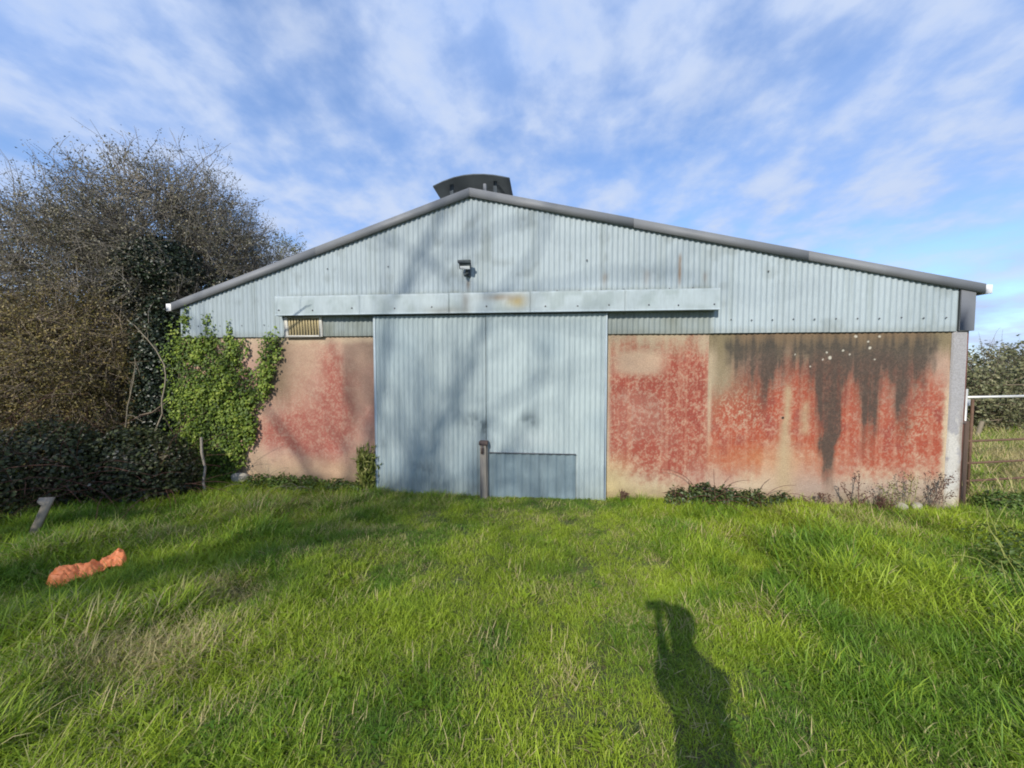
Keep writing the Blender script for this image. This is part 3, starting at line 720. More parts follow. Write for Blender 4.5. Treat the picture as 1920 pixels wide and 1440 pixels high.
# ------------------------------------------------------------------ plants: generators
def unit(v): return v / (np.linalg.norm(v) + 1e-9)
def wander(rng, p, d, L, nseg, bend, up=0.0):
    P = [np.array(p, float)]; d = unit(np.array(d, float))
    for _ in range(nseg):
        d = unit(d + rng.normal(0, bend, 3) + np.array([0, 0, up])); P.append(P[-1] + d * L / nseg)
    return np.array(P), d
def in_env(env, n, rng, shell=0.55):
    """points in a set of ellipsoids (centre, radii, weight), more towards the outside"""
    w = np.array([e[2] for e in env], float); w /= w.sum()
    k = rng.choice(len(env), n, p=w)
    d = rng.normal(0, 1, (n, 3)); d /= np.linalg.norm(d, axis=1)[:, None]
    r = shell + (1 - shell) * rng.random(n) ** 0.6
    r = r * (0.82 + 0.34 * fbm(d[:, 0] * 3 + k, d[:, 1] * 3 + d[:, 2] * 2.2, 101, 3))
    c = np.array([e[0] for e in env])[k]; R_ = np.array([e[1] for e in env])[k]
    return c + d * r[:, None] * R_, d
def bushy_tree(name, base, stems, env, ntwig, nleaf, label, cat, group=None, leaf='haw_leaf', lsize=(.022, .044), seed=1, whips=0, twig_len=(.35, .8), bark='bark', stem_r=.07, spread=.35, twig='twig', up=.25):
    rng = np.random.default_rng(seed)
    root = empty(name, base); tag(root, label, cat, group)
    B = np.array(base); polys = []; nodes = []
    for s in range(stems):
        tgt, _ = in_env(env, 1, rng, .35); tgt = tgt[0] - B
        p = np.array([rng.normal(0, .15), rng.normal(0, .15), -.15]); d = np.array([rng.normal(0, spread), rng.normal(0, spread), 1.0])
        P = [p]; nseg = 9; L = np.linalg.norm(tgt - p) * .96
        for k in range(nseg):
            d = unit(unit(d) + 0.30 * unit(tgt - P[-1]) * (1 + k * .3) + rng.normal(0, .12, 3)); P.append(P[-1] + d * L / nseg)
        P = np.array(P); polys.append((P, np.linspace(stem_r * rng.uniform(.6, 1.1), .014, nseg + 1))); nodes += list(P[2:])
        for k in range(3, nseg + 1):
            for _ in range(2):
                dd = unit(rng.normal(0, 1, 3) + d * .6 + [0, 0, .25]); Q, _d = wander(rng, P[k], dd, rng.uniform(.6, 1.5), 5, .25, .05)
                polys.append((Q, np.linspace(.022, .006, 6))); nodes += list(Q[1:])
    nodes = np.array(nodes)
    tp, td = in_env(env, ntwig, rng, .38)
    tp = tp - B
    lp = []; ln = []
    for q, o in zip(tp, td):
        a = nodes[np.argmin(((nodes - q) ** 2).sum(1))]
        m = (a + q) / 2 + rng.normal(0, .08, 3)
        L = rng.uniform(*twig_len)
        d = unit(o * .8 + rng.normal(0, .5, 3) + [0, 0, up])
        E, dd = wander(rng, q, d, L, 4, .22, .03)
        P = np.concatenate([[a, m], E]); polys.append((P, np.array([.009, .007, .006, .005, .004, .0035, .002])))
        for k in (1, 2, 3):
            sd = unit(dd + rng.normal(0, .7, 3)); S, _d = wander(rng, E[k], sd, L * rng.uniform(.3, .6), 2, .25, .02)
            polys.append((S, np.array([.004, .003, .0015]))); lp += [S[1], S[2], E[k]]; ln += [o, o, o]
        lp.append(E[4]); ln.append(o)
    for _ in range(whips):
        q, o = in_env(env, 1, rng, .9); q = q[0] - B
        if q[2] < 1.2: continue
        E, _d = wander(rng, q, unit(o[0] * .5 + rng.normal(0, .35, 3) + [0, 0, 1.0]), rng.uniform(.5, 1.3), 6, .16, .05)
        polys.append((E, np.linspace(.007, .0022, 7)))
        for k in (2, 4):
            S, _d = wander(rng, E[k], unit(rng.normal(0, .6, 3) + [0, 0, .8]), rng.uniform(.15, .4), 2, .2); polys.append((S, np.array([.004, .003, .002])))
    tubes_obj('trunk', polys, M[bark] if stem_r > .05 else M[twig], root)
    lp = np.array(lp); ln = np.array(ln)
    k = rng.integers(0, len(lp), nleaf)
    P = lp[k] + rng.normal(0, .045, (nleaf, 3))
    var = np.clip(rng.random(nleaf) ** 1.3 * .75 + .35 * (fbm(P[:, 0] * .9, P[:, 1] * .9 + P[:, 2] * 1.1, seed + 70, 3) - .3), 0, 1)
    c = leaves_obj('crown', P, ln[k] * .5 + [0, 0, .4], rng.uniform(lsize[0], lsize[1], nleaf), M[leaf], root, rng, width=.7, var=var)
    return root
def mound(name, blobs, nleaf, leaf, lsize, label, cat, group=None, seed=3, nstem=40, stem_mat='redstem', out=1.0, base=None, jitter=.6):
    """low tangle: leaves over a set of ellipsoids standing on the ground, arching stems inside"""
    rng = np.random.default_rng(seed)
    c0 = np.array(blobs[0][0]); b = np.array([c0[0], c0[1], float(gz(c0[0], c0[1]))]) if base is None else np.array(base)
    root = empty(name, b); tag(root, label, cat, group)
    env = [(np.array(c), np.array(r), r[0] * r[2]) for c, r in blobs]
    P, d = in_env(env, nleaf, rng, .45)
    keep = P[:, 2] > gz(P[:, 0], P[:, 1]) + .01; P = P[keep]; d = d[keep]; n_ = len(P)
    var = np.clip(rng.random(n_) * .8 + .7 * (fbm(P[:, 0] * 2.2, P[:, 1] * 2.2 + P[:, 2] * 2, seed + 30, 3) - .4), 0, 1)
    leaves_obj('leaves', P - b, d * out + [0, 0, .45], rng.uniform(lsize[0], lsize[1], n_), M[leaf], root, rng, width=.75, var=var, jitter=jitter)
    polys = []
    for _ in range(nstem):
        c, r, w = env[rng.integers(len(env))]
        x, y = c[0] + rng.normal(0, .4) * r[0], c[1] + rng.normal(0, .4) * r[1]
        p = np.array([x, y, float(gz(x, y)) - .03]); d_ = unit(np.array([rng.normal(0, .5), rng.normal(0, .5) - .15, 1.0]))
        P_ = [p]; L = r[2] * rng.uniform(1.3, 2.4); 
        for k in range(9):
            d_ = unit(d_ + np.array([0, 0, -.16]) + rng.normal(0, .08, 3)); P_.append(P_[-1] + d_ * L / 9)
        polys.append((np.array(P_) - b, np.linspace(.006, .002, 10)))
    tubes_obj('stems', polys, M[stem_mat], root, thin=4)
    return root

# ------------------------------------------------------------------ the thicket left of the shed
THG = 'hawthorns in the thicket beside the shed'
tA = bushy_tree('hawthorn_tree', (-6.5, 7.7, -.1), 9, [((-7.05, 7.7, 4.1), (1.7, 1.5, 1.65), 3.2), ((-6.35, 8.2, 3.75), (1.0, 1.3, 1.2), 1.6), ((-6.6, 7.5, 2.4), (1.2, 1.0, 1.6), 1.3)], 2700, 66000,
                'tall tangled hawthorn rising behind the shed corner, with bare twigs at its top', 'tree', THG, seed=11, whips=130, stem_r=.085)
tB = bushy_tree('hawthorn_tree', (-9.3, 7.6, -.1), 8, [((-9.3, 7.5, 3.35), (1.7, 1.5, 1.7), 3), ((-8.0, 7.3, 3.3), (1.0, 1.1, 1.5), 1.2), ((-9.9, 7.2, 2.0), (1.6, 1.2, 1.3), 1.2)], 2000, 56000,
                'grey twiggy hawthorn at the picture edge, sky showing through its thin crown', 'tree', THG, seed=12, whips=80, stem_r=.075)
tC = bushy_tree('arching_shrub', (-7.2, 6.5, -.1), 10, [((-7.6, 6.4, 1.75), (1.05, .7, 1.1), 2), ((-8.7, 6.4, 1.7), (1.2, .8, 1.2), 2), ((-6.9, 6.7, 1.3), (.5, .4, .8), .6)], 1800, 60000,
                'arching shrub with brown autumn leaves filling the gap below the hawthorns', 'shrub', leaf='brown_leaf', seed=13, stem_r=.035, spread=.6, up=.0, lsize=(.022, .042))
# dark ivy wrapped round the hawthorn's stems
rng = np.random.default_rng(5)
P, d = in_env([(np.array((-6.15, 6.5, 1.4)), np.array((.52, .40, 1.75)), 2.6), (np.array((-6.45, 6.85, 3.6)), np.array((.8, .5, .55)), 1.3), (np.array((-5.55, 7.6, 3.0)), np.array((.35, .8, .6)), .7), (np.array((-6.9, 7.0, 3.2)), np.array((.6, .4, .7)), .7)], 42000, rng, .30)
keep = P[:, 2] > -.1; P = P[keep]; d = d[keep]
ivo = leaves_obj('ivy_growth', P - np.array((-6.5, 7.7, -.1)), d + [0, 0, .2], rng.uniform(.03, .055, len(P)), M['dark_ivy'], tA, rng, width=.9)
ivo['label'] = 'dark ivy smothering the middle of the tree'
# pale bare saplings that stand in front of the dark ivy
def stem_thing(name, path, r0, r1, mat, label, cat, twigs=0, seed=2, group=None, nseg=14):
    rng = np.random.default_rng(seed)
    path = np.array(path, float); t = np.linspace(0, 1, len(path)); tt = np.linspace(0, 1, nseg)
    P = np.stack([np.interp(tt, t, path[:, k]) for k in range(3)], 1)
    for _ in range(2): P[1:-1] = (P[:-2] + 2 * P[1:-1] + P[2:]) / 4
    P[1:-1] += rng.normal(0, .012, (nseg - 2, 3))
    polys = [(P - path[0], np.linspace(r0, r1, nseg))]
    for _ in range(twigs):
        k = rng.integers(nseg // 3, nseg - 1); S, _d = wander(rng, P[k] - path[0], unit(rng.normal(0, .6, 3) + [0, 0, .7]), rng.uniform(.15, .45), 4, .2, .03)
        polys.append((S, np.linspace(r1 * 1.1, .002, 5)))
    o = tubes_obj(name, polys, M[mat], None, thin=5); o.location = path[0]
    return tag(o, label, cat, group)
stem_thing('dead_sapling', [(-5.55, 5.75, -.05), (-5.6, 5.75, .7), (-5.42, 5.75, 1.35), (-5.35, 5.75, 1.75), (-5.75, 5.8, 2.3), (-6.0, 5.8, 2.5)], .014, .005, 'pale_stem', 'pale curved bare stem rising in front of the dark ivy', 'sapling', 4, 3, 'bare saplings at the back of the brambles')
stem_thing('dead_sapling', [(-6.0, 5.6, -.05), (-5.95, 5.6, .6), (-5.85, 5.6, 1.1), (-5.72, 5.6, 1.6), (-5.7, 5.6, 1.9)], .010, .004, 'pale_stem', 'thin straight bare stem leaning right beside the curved sapling', 'sapling', 3, 4, 'bare saplings at the back of the brambles')
# low hedge of bramble in the shade
HG = 'bramble mounds along the edge of the grass'
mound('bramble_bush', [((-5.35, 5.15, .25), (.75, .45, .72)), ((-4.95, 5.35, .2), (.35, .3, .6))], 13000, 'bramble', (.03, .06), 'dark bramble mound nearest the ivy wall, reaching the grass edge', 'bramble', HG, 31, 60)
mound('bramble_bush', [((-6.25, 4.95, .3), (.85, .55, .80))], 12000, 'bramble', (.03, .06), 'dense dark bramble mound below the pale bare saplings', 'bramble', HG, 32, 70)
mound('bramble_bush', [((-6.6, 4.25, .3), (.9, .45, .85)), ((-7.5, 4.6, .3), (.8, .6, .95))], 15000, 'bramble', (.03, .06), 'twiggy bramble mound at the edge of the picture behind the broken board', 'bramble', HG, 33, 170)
# the broken board and the leaning stake
bo = empty('broken_board', (-5.02, 3.80, float(gz(-5.02, 3.80)) + .05)); bo.rotation_euler = (R(-12), R(14), R(15))
tag(bo, 'short pale broken board standing tilted in front of the brambles', 'board')
Vb = np.array([(-.035, -.012, 0), (.035, -.012, 0), (.04, -.012, .30), (.042, -.012, .40), (-.075, -.012, .375), (-.08, -.012, .33), (-.03, -.012, .30)])
Vb2 = Vb.copy(); Vb2[:, 1] = .012
mb = MB(); mb.add(np.concatenate([Vb, Vb2]), [])
mb.f[4] += [[0, 1, 2, 6], [13, 9, 8, 7]]; mb.f[4] += [[6, 2, 3, 4], [11, 10, 9, 13]]; mb.f[3] += [[6, 4, 5], [12, 11, 13]]
for a in range(7): mb.f[4].append([a, a + 7, (a + 1) % 7 + 7, (a + 1) % 7])
mb.build('board_face', M['wood'], bo)
st = stem_thing('wooden_stake', [(-4.52, 5.38, -.12), (-4.56, 5.42, .25), (-4.62, 5.46, .72)], .019, .017, 'wood', 'thin pale stake leaning against the ivy at the foot of the wall', 'stake', 0, 5, nseg=5)

# ------------------------------------------------------------------ ivy on the wall
rng = np.random.default_rng(9)
ivy = empty('wall_ivy', to_world(-4.9, 0, -.1), -A)
tag(ivy, 'bright green ivy climbing the shed corner over the pinkish wall', 'ivy')
n_ = 44000
u = rng.uniform(-5.78, -3.55, n_); z = rng.uniform(-.12, 2.95, n_)
edge = np.interp(z, [-.2, .15, .45, .8, 1.2, 1.6, 2.0, 2.25, 2.4, 2.9], [-4.55, -4.45, -4.32, -4.15, -4.0, -3.85, -3.72, -3.66, -5.2, -5.32])
edge = edge + (fbm(u * 2.5, z * 2.5, 111, 3) - .5) * .35
low = np.interp(u, [-5.6, -5.0, -4.6, -4.3, -4.0], [-.1, -.1, -.05, .2, .6])
dens = sstep(edge + .06, edge - .10, u) * sstep(low - .05, low + .05, z)
# bare gaps high between the fingers, thin shoots up the sheets
gap = np.exp(-((u + 4.2) / .21) ** 2) * sstep(1.25, 1.8, z + (fbm(u * 3, z * 3, 112, 2) - .5) * .6) + np.exp(-((u + 4.75) / .10) ** 2) * sstep(1.95, 2.2, z)
dens = dens * (1 - np.clip(gap * 1.3, 0, 1)) * sstep(2.32, 2.2, z)
for uc, zt, w in ((-5.3, 2.85, .06), (-4.92, 2.72, .06), (-4.80, 2.55, .05), (-4.52, 2.58, .035), (-3.78, 2.45, .06), (-5.1, 2.42, .05), (-4.3, 2.35, .03), (-4.0, 2.36, .05)):
    dens = np.maximum(dens, np.exp(-((u - uc - .04 * np.sin(z * 9 + uc)) / w) ** 2) * sstep(zt, zt - .35, z) * (z > 1.9) * .75)
dens = np.maximum(dens, (u < -5.46) * sstep(2.7, 2.2, z) * sstep(-5.85, -5.5, u + (fbm(z * 3, u * 3, 114, 2) - .5) * .3) * .9)
clump = fbm(u * 5, z * 5, 113, 3)
keep = rng.random(n_) < dens * (.05 + 1.15 * clump)
u, z, clump = u[keep], z[keep], clump[keep]; n_ = len(u)
y = -.03 - rng.random(n_) ** 1.6 * (.035 + .13 * clump * sstep(2.4, 1.5, z))
y = np.where(u < -5.46, rng.uniform(-.1, .5, n_), y)      # round the corner
P = np.stack([u + 4.9, y, z + .1], 1)
var = np.clip(rng.random(n_) * .75 + .9 * (clump - .42), 0, 1)
leaves_obj('leaves', P, np.tile([0, -1.0, .55], (n_, 1)), rng.uniform(.018, .056, n_), M['ivy'], ivy, rng, width=.95, fold=.2, var=var, droop=.9, jitter=.42)
polys = []
for k in range(46):
    u0 = rng.uniform(-5.5, -4.4); p = np.array([u0, -.025, -.1]); d = unit(np.array([rng.normal(.05, .16), 0, 1])); Pp = [p]
    L = rng.uniform(1.0, 2.5)
    for _ in range(12):
        d = unit(d + np.array([rng.normal(0, .16), 0, .05])); q = Pp[-1] + d * L / 12; q[1] = -.025; q[0] = max(q[0], -5.5); Pp.append(q)
    Pp = np.array(Pp); keepz = Pp[:, 2] < 2.2
    if keepz.sum() > 3: polys.append((Pp[keepz] + [4.9, 0, .1], np.linspace(.011, .003, keepz.sum())))
tubes_obj('stems', polys, M['twig'], ivy, thin=4)

# ------------------------------------------------------------------ gate, hedge and field right of the shed
gate = empty('field_gate', (6.50, 5.28, float(gz(6.50, 5.28))))
gate.rotation_euler = (0, 0, R(8))
tag(gate, 'rusty tubular field gate with pale top rail beside the shed', 'gate')
G0 = float(gz(6.50, 5.28))
top = 1.33 - G0
MB().tube([(0, 0, top - .0), (3.4, 0, top + .02)], .019, 8).build('top_rail', M['galv'], gate, smooth=True)
MB().tube([(0, 0, -.1), (0, 0, top + .12)], .017, 8).build('hinge_post', M['galv'], gate, smooth=True)
for h in (.12, .32, .58, .9): MB().tube([(.03, 0, h), (3.4, 0, h + .02)], .016, 6).build('rail', M['rust'], gate, smooth=True)
for x_ in (.12, 1.7, 3.4): MB().tube([(x_, .0, .05), (x_, .0, top - .03)], .018, 6).build('upright', M['rust'], gate, smooth=True)
MB().box(.0, .06, -.015, .015, top - .12, top - .03, .004).build('hinge_plate', M['galv'], gate)
x_, y_, _ = to_world(6.30, .08)
gp = MB().box(-.035, .035, -.03, .03, -.25, 1.22, .006).build('gate_post', M['dark_wood']); gp.location = (x_, y_, float(gz(x_, y_))); gp.rotation_euler = (0, 0, -A)
tag(gp, 'dark brown timber post standing close against the shed corner', 'post')
fp = stem_thing('fence_post', [(11.3, 9.0, -.55), (11.42, 9.0, .05), (11.5, 9.0, .45)], .05, .045, 'pale_stem', 'pale leaning fence post out in the rough field', 'post', 0, 6, nseg=4)
BG = 'hedge bushes beyond the gate'
for k, (x_, y_, h, w, lb) in enumerate(((13.2, 11.6, 2.2, 1.5, 'round green bush showing just past the shed corner'), (15.7, 11.9, 2.4, 1.6, 'tall pale green bush behind the gate, nearest the picture edge'),
                                       (18.4, 12.6, 2.5, 1.7, 'broad hedge bush far along the field edge'), (11.6, 13.6, 2.3, 1.6, 'hedge bush half hidden by the shed wall'))):
    g0 = float(gz(x_, y_))
    bushy_tree('hedge_bush', (x_, y_, g0), 7, [((x_, y_, g0 + h * .56), (w, w * .8, h * .5), 2), ((x_ + .5, y_ - .4, g0 + h * .32), (w * .9, w * .7, h * .36), 1)], 420, 12000, lb, 'bush', BG, leaf='far_leaf', lsize=(.06, .11), seed=40 + k, whips=14, stem_r=.045)
bushy_tree('scrub_tree', (-13.2, 22.0, -.2), 4, [((-13.2, 22, 7.5), (1.1, 1.1, 2.2), 2)], 260, 3500, 'slim tree whose top just shows above the roof edge', 'tree', leaf='far_leaf', lsize=(.07, .11), seed=49, whips=8, stem_r=.1)
# weeds at the corner and down the right edge
mound('nettle_patch', [((6.55, 4.85, -.15), (.32, .25, .28)), ((7.1, 4.8, -.15), (.4, .3, .30))], 4200, 'weed', (.03, .055), 'green nettles crowding the foot of the gate post', 'weeds', None, 51, 30, 'pale_stem')
mound('bramble_clump', [((4.75, 3.20, -.16), (.55, .5, .26)), ((5.3, 3.8, -.2), (.5, .5, .26))], 6500, 'weed', (.02, .048), 'leafy green bramble clump spreading in from the picture edge', 'bramble', 'low weed clumps in the rough grass', 52, 40, 'grass_stalk')
mound('bramble_clump', [((3.5, 2.35, -.12), (.40, .42, .22)), ((3.95, 2.7, -.16), (.45, .42, .26))], 7500, 'weed', (.018, .042), 'nearest dark bramble clump in the bottom corner of the grass', 'bramble', 'low weed clumps in the rough grass', 53, 40, 'grass_stalk')
# weeds along the foot of the walls
def at_wall(u_, w_=-.12):
    p = to_world(u_, w_); return p[0], p[1]
blobs = []
for u_, h, w in ((2.45, .20, .28), (2.75, .30, .28), (3.05, .24, .25), (3.4, .22, .28), (3.8, .16, .28)):
    x_, y_ = at_wall(u_, -.16); blobs.append(((x_, y_, -.2), (w, .14, h + .06)))
mound('bramble_row', blobs, 4200, 'bramble_green', (.035, .06), 'dark bramble row along the foot of the red wall', 'bramble', None, 54, 46, 'redstem')
blobs = []
for u_, h, w in ((-4.0, .20, .35), (-3.6, .22, .3), (-3.2, .20, .3), (-2.75, .16, .3), (-2.4, .12, .25)):
    x_, y_ = at_wall(u_, -.18); blobs.append(((x_, y_, -.16), (w, .16, h + .05)))
mound('weed_row', blobs, 4200, 'weed', (.03, .055), 'low mixed weeds along the foot of the pinkish wall', 'weeds', None, 55, 40, 'pale_stem')
def tall_grass(name, u_, w_, nb, h, label):
    rng = np.random.default_rng(int(abs(u_ * 100))); x_, y_ = at_wall(u_, w_); b = np.array([x_, y_, float(gz(x_, y_)) - .02])
    polys = []
    for _ in range(nb):
        p = np.array([rng.normal(0, .04), rng.normal(0, .03), 0]); P_, _d = wander(rng, p, [rng.normal(0, .07), rng.normal(-.03, .1), 1], h * rng.uniform(.5, 1.1), 6, .05, .02)
        polys.append((P_, np.linspace(.006, .0015, 7)))
    root = empty(name, b); tag(root, label, 'grass clump')
    tubes_obj('stalks', polys, M['grass_stalk'], root)
    P = np.concatenate([p_[0][2:6] for p_ in polys]); P = np.repeat(P, 3, 0) + rng.normal(0, .02, (len(P) * 3, 3))
    leaves_obj('leaves', P, np.tile([0, -1, .3], (len(P), 1)), rng.uniform(.05, .13, len(P)), M['tall_leaf'], root, rng, width=.22, droop=-2.2, jitter=.8)
tall_grass('tall_grass', -2.26, -.16, 80, .80, 'tall yellow green grass clump at the edge of the sliding door')
# dead dock stems and thin weeds at the far end of the red wall
def dead_weed(name, u_, w_, h, n_, lean, label, mat='redstem', seeds=True, sd=1, group=None, r=.006):
    rng = np.random.default_rng(sd); x_, y_ = at_wall(u_, w_); b = np.array([x_, y_, float(gz(x_, y_)) - .02])
    polys = []; lp = []
    for k in range(n_):
        d = [lean + rng.normal(0, .25), rng.normal(-.03, .1), 1]
        P_, dd = wander(rng, [rng.normal(0, .03), rng.normal(0, .02), 0], d, h * rng.uniform(.55, 1.0), 7, .08, -.01); polys.append((P_, np.linspace(r, r * .45, 8))); lp += list(P_[4:])
        for q in (3, 4, 5, 6):
            S, _d = wander(rng, P_[q], unit(dd + rng.normal(0, .6, 3)), h * .22, 3, .15); polys.append((S, np.linspace(r * .6, r * .25, 4))); lp += list(S[1:])
    root = empty(name, b); tag(root, label, 'weed', group)
    tubes_obj('stems', polys, M[mat], root, thin=4)
    if seeds:
        lp = np.array(lp); k = rng.integers(0, len(lp), 160); P = lp[k] + rng.normal(0, .012, (160, 3))
        leaves_obj('seed_heads', P, np.tile([0, -1, .2], (160, 1)), rng.uniform(.012, .026, 160), M['seed'], root, rng, width=.8)['kind'] = 'stuff'
DG = 'dead weeds by the red wall'
dead_weed('dead_dock', 4.70, -.2, .55, 3, .25, 'dark red dead dock with a forked leaning stem, left of the others', sd=61, group=DG, r=.008)
dead_weed('dead_dock', 4.95, -.3, .32, 9, .3, 'low rust brown tangle of dead dock in front of the wall foot', sd=62, group=DG)
dead_weed('dead_dock', 2.42, -.18, .34, 5, .0, 'dark brown dead dock rising from the bramble row', sd=63, group=DG)
dead_weed('dead_stalks', 5.45, -.15, .62, 6, -.02, 'thin upright olive stalks near the corner pillar', 'grass_stalk', True, 64, DG, .004)
dead_weed('bramble_shoot', 5.55, -.22, .85, 2, .85, 'long thin bramble shoot arching up to the corner pillar', 'redstem', True, 65, DG, .0045)
dead_weed('dead_stalks', 5.15, -.2, .50, 7, .05, 'olive stalks standing just behind the rust brown tangle', 'grass_stalk', True, 67, DG, .004)
dead_weed('dead_stalks', 5.80, -.16, .55, 6, -.15, 'thin stalks leaning left against the corner pillar foot', 'pale_stem', True, 68, DG, .0045)
dead_weed('dead_dock', 4.30, -.18, .30, 4, -.1, 'short dark dead dock between the bramble row and the forked one', sd=69, group=DG)
dead_weed('dead_stalks', 1.62, -.14, .22, 3, .05, 'small dark dead stalks beside the door edge', 'redstem', True, 66, DG, .005)
def stone(u_, w_, s_, label, sd, up=0.0):
    rng = np.random.default_rng(sd)
    th, ph = np.meshgrid(np.linspace(0, 2 * np.pi, 15)[:-1], np.linspace(0, np.pi, 9), indexing='ij')
    D = np.stack([np.sin(ph) * np.cos(th), np.sin(ph) * np.sin(th), np.cos(ph)], -1)
    Rr = 1 + .35 * (fbm(D[..., 0] * 2 + sd, D[..., 1] * 2 + D[..., 2] * 2, 120, 3) - .5)
    D = np.sign(D) * np.abs(D) ** .75
    V = (D * Rr[..., None] * np.array(s_)).reshape(-1, 3); n1 = 9
    i, j = np.meshgrid(np.arange(14), np.arange(8), indexing='ij'); i2 = (i + 1) % 14
    q = np.stack([i * n1 + j, i * n1 + j + 1, i2 * n1 + j + 1, i2 * n1 + j], -1).reshape(-1, 4)
    o = np_mesh('stone', V, [q], M['stone']); x_, y_ = at_wall(u_, w_); o.location = (x_, y_, float(gz(x_, y_)) + up); o.rotation_euler = (0, 0, rng.uniform(0, 3))
    tag(o, label, 'stone', 'pale stones at the foot of the walls')
stone(5.28, -.20, (.09, .06, .06), 'pale stone at the red wall foot, the one beside the dead dock tangle', 1, .09)
stone(5.50, -.18, (.10, .06, .055), 'flat pale stone at the red wall foot, nearer the pillar', 2, .085)
stone(-4.42, -.08, (.13, .08, .09), 'larger pale stone below the ivy', 3, .08)

# ------------------------------------------------------------------ orange plastic sack in the grass
rng = np.random.default_rng(8)
a = np.array([-3.78, 2.93]); b_ = np.array([-3.50, 3.28]); ax = np.append((b_ - a), 0); Ls = np.linalg.norm(ax); ax /= Ls; sd_ = np.array([-ax[1], ax[0], 0])
nl, nr = 70, 34
S, Tq = np.meshgrid(np.linspace(0, 1, nl), np.linspace(-1, 1, nr), indexing='ij')
hw = np.interp(S, [0, .06, .18, .35, .55, .7, .8, .92, 1], [.05, .085, .10, .085, .08, .065, .06, .085, .06]) * (1 + .5 * (fbm(S * 9, Tq * 0 + (Tq > 0), 133, 3) - .5))
hh = np.interp(S, [0, .05, .15, .3, .5, .68, .8, .9, .97, 1], [.01, .075, .105, .075, .07, .05, .055, .095, .07, .01])
ridge = 1 - 2 * np.abs(fbm(S * 8 + Tq * 1.2, Tq * 1.6 - S * 3, 134, 3, .55) - .5)
Zs = hh * np.clip(1 - np.abs(Tq) ** 2.2, 0, 1) + .075 * (ridge - .82) * (hh > .02) - .02 * np.abs(Tq) + .012 * (fbm(S * 30, Tq * 7, 135, 2) - .5)
Vo = ax[None, None] * (S * Ls + .02 * (fbm(S * 5, Tq * 3, 136, 2) - .5))[..., None] + sd_[None, None] * (Tq * hw)[..., None]
Vo[..., 2] = Zs + .05 + .035 * S
Vo = Vo.reshape(-1, 3); n1 = nl * nr
i, j = np.meshgrid(np.arange(nl - 1), np.arange(nr - 1), indexing='ij')
q = np.stack([i * nr + j, (i + 1) * nr + j, (i + 1) * nr + j + 1, i * nr + j + 1], -1).reshape(-1, 4)
q2 = q[:, ::-1] + n1
rim = [k * nr for k in range(nl)] + [(nl - 1) * nr + k for k in range(1, nr)] + [k * nr + nr - 1 for k in range(nl - 2, -1, -1)] + [k for k in range(nr - 2, 0, -1)]
q3 = np.array([[rim[k], rim[k] + n1, rim[(k + 1) % len(rim)] + n1, rim[(k + 1) % len(rim)]] for k in range(len(rim))])
sack = np_mesh('plastic_sack', np.concatenate([Vo, Vo - [0, 0, .004]]), [q, q2, q3], M['orange'], smooth=True); sack.location = (a[0], a[1], float(gz(a[0], a[1])) + .015)
tag(sack, 'crumpled bright orange plastic sack lying in the grass', 'sack')

# ------------------------------------------------------------------ grass
gcol = bpy.data.collections.new('grass_clumps')
def tuft(name, nb, rad, L, w, lean, bend, seed, droop=0.0):
    rng = np.random.default_rng(seed)
    ts = np.array([0, .38, .72, 1.0]); V = []; F3 = []; F4 = []; T = []; VV = []; n0 = 0
    for _ in range(nb):
        r = rad * math.sqrt(rng.random()); a_ = rng.uniform(0, 6.283); p = np.array([r * math.cos(a_), r * math.sin(a_), -.015])
        az = rng.uniform(0, 6.283); l = L * rng.uniform(.45, 1.15); le = abs(rng.normal(0, lean)); bd = bend * rng.uniform(.3, 1.5)
        h = np.array([math.cos(az), math.sin(az), 0]); sd = np.array([-math.sin(az), math.cos(az), 0]); ww = w * rng.uniform(.7, 1.3)
        tw = rng.uniform(-.8, .8)
        ang = le + bd * ts; dirs = np.stack([np.sin(ang), np.cos(ang)], 1)
        pos = np.concatenate([[[0, 0]], np.cumsum((dirs[:-1] + dirs[1:]) / 2 * np.diff(ts)[:, None] * l, 0)])
        C_ = p + pos[:, :1] * h + pos[:, 1:] * np.array([0, 0, 1.0])
        s2 = sd * math.cos(tw) + h * math.sin(tw)
        hw = ww * np.array([.8, 1.0, .7, 0])
        for k in range(3): V += [C_[k] - s2 * hw[k], C_[k] + s2 * hw[k]]
        V.append(C_[3]); F4 += [[n0, n0 + 1, n0 + 3, n0 + 2], [n0 + 2, n0 + 3, n0 + 5, n0 + 4]]; F3.append([n0 + 4, n0 + 5, n0 + 6]); n0 += 7
        T += [0, 0, .38, .38, .72, .72, 1]; VV += [rng.random()] * 7
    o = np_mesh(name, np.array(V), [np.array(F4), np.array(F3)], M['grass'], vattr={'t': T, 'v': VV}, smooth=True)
    col.objects.unlink(o); gcol.objects.link(o)
for k in range(5): tuft(f'clump_a{k}', 54, .10, .075, .0019, .6, 1.2, 200 + k)        # 0-4: short sward
for k in range(4): tuft(f'clump_b{k}', 66, .10, .165, .0019, .5, 1.9, 220 + k)       # 5-8: long arching grass
for k in range(3): tuft(f'clump_c{k}', 60, .20, .42, .0045, .35, 1.0, 240 + k)        # 9-11: rough field grass
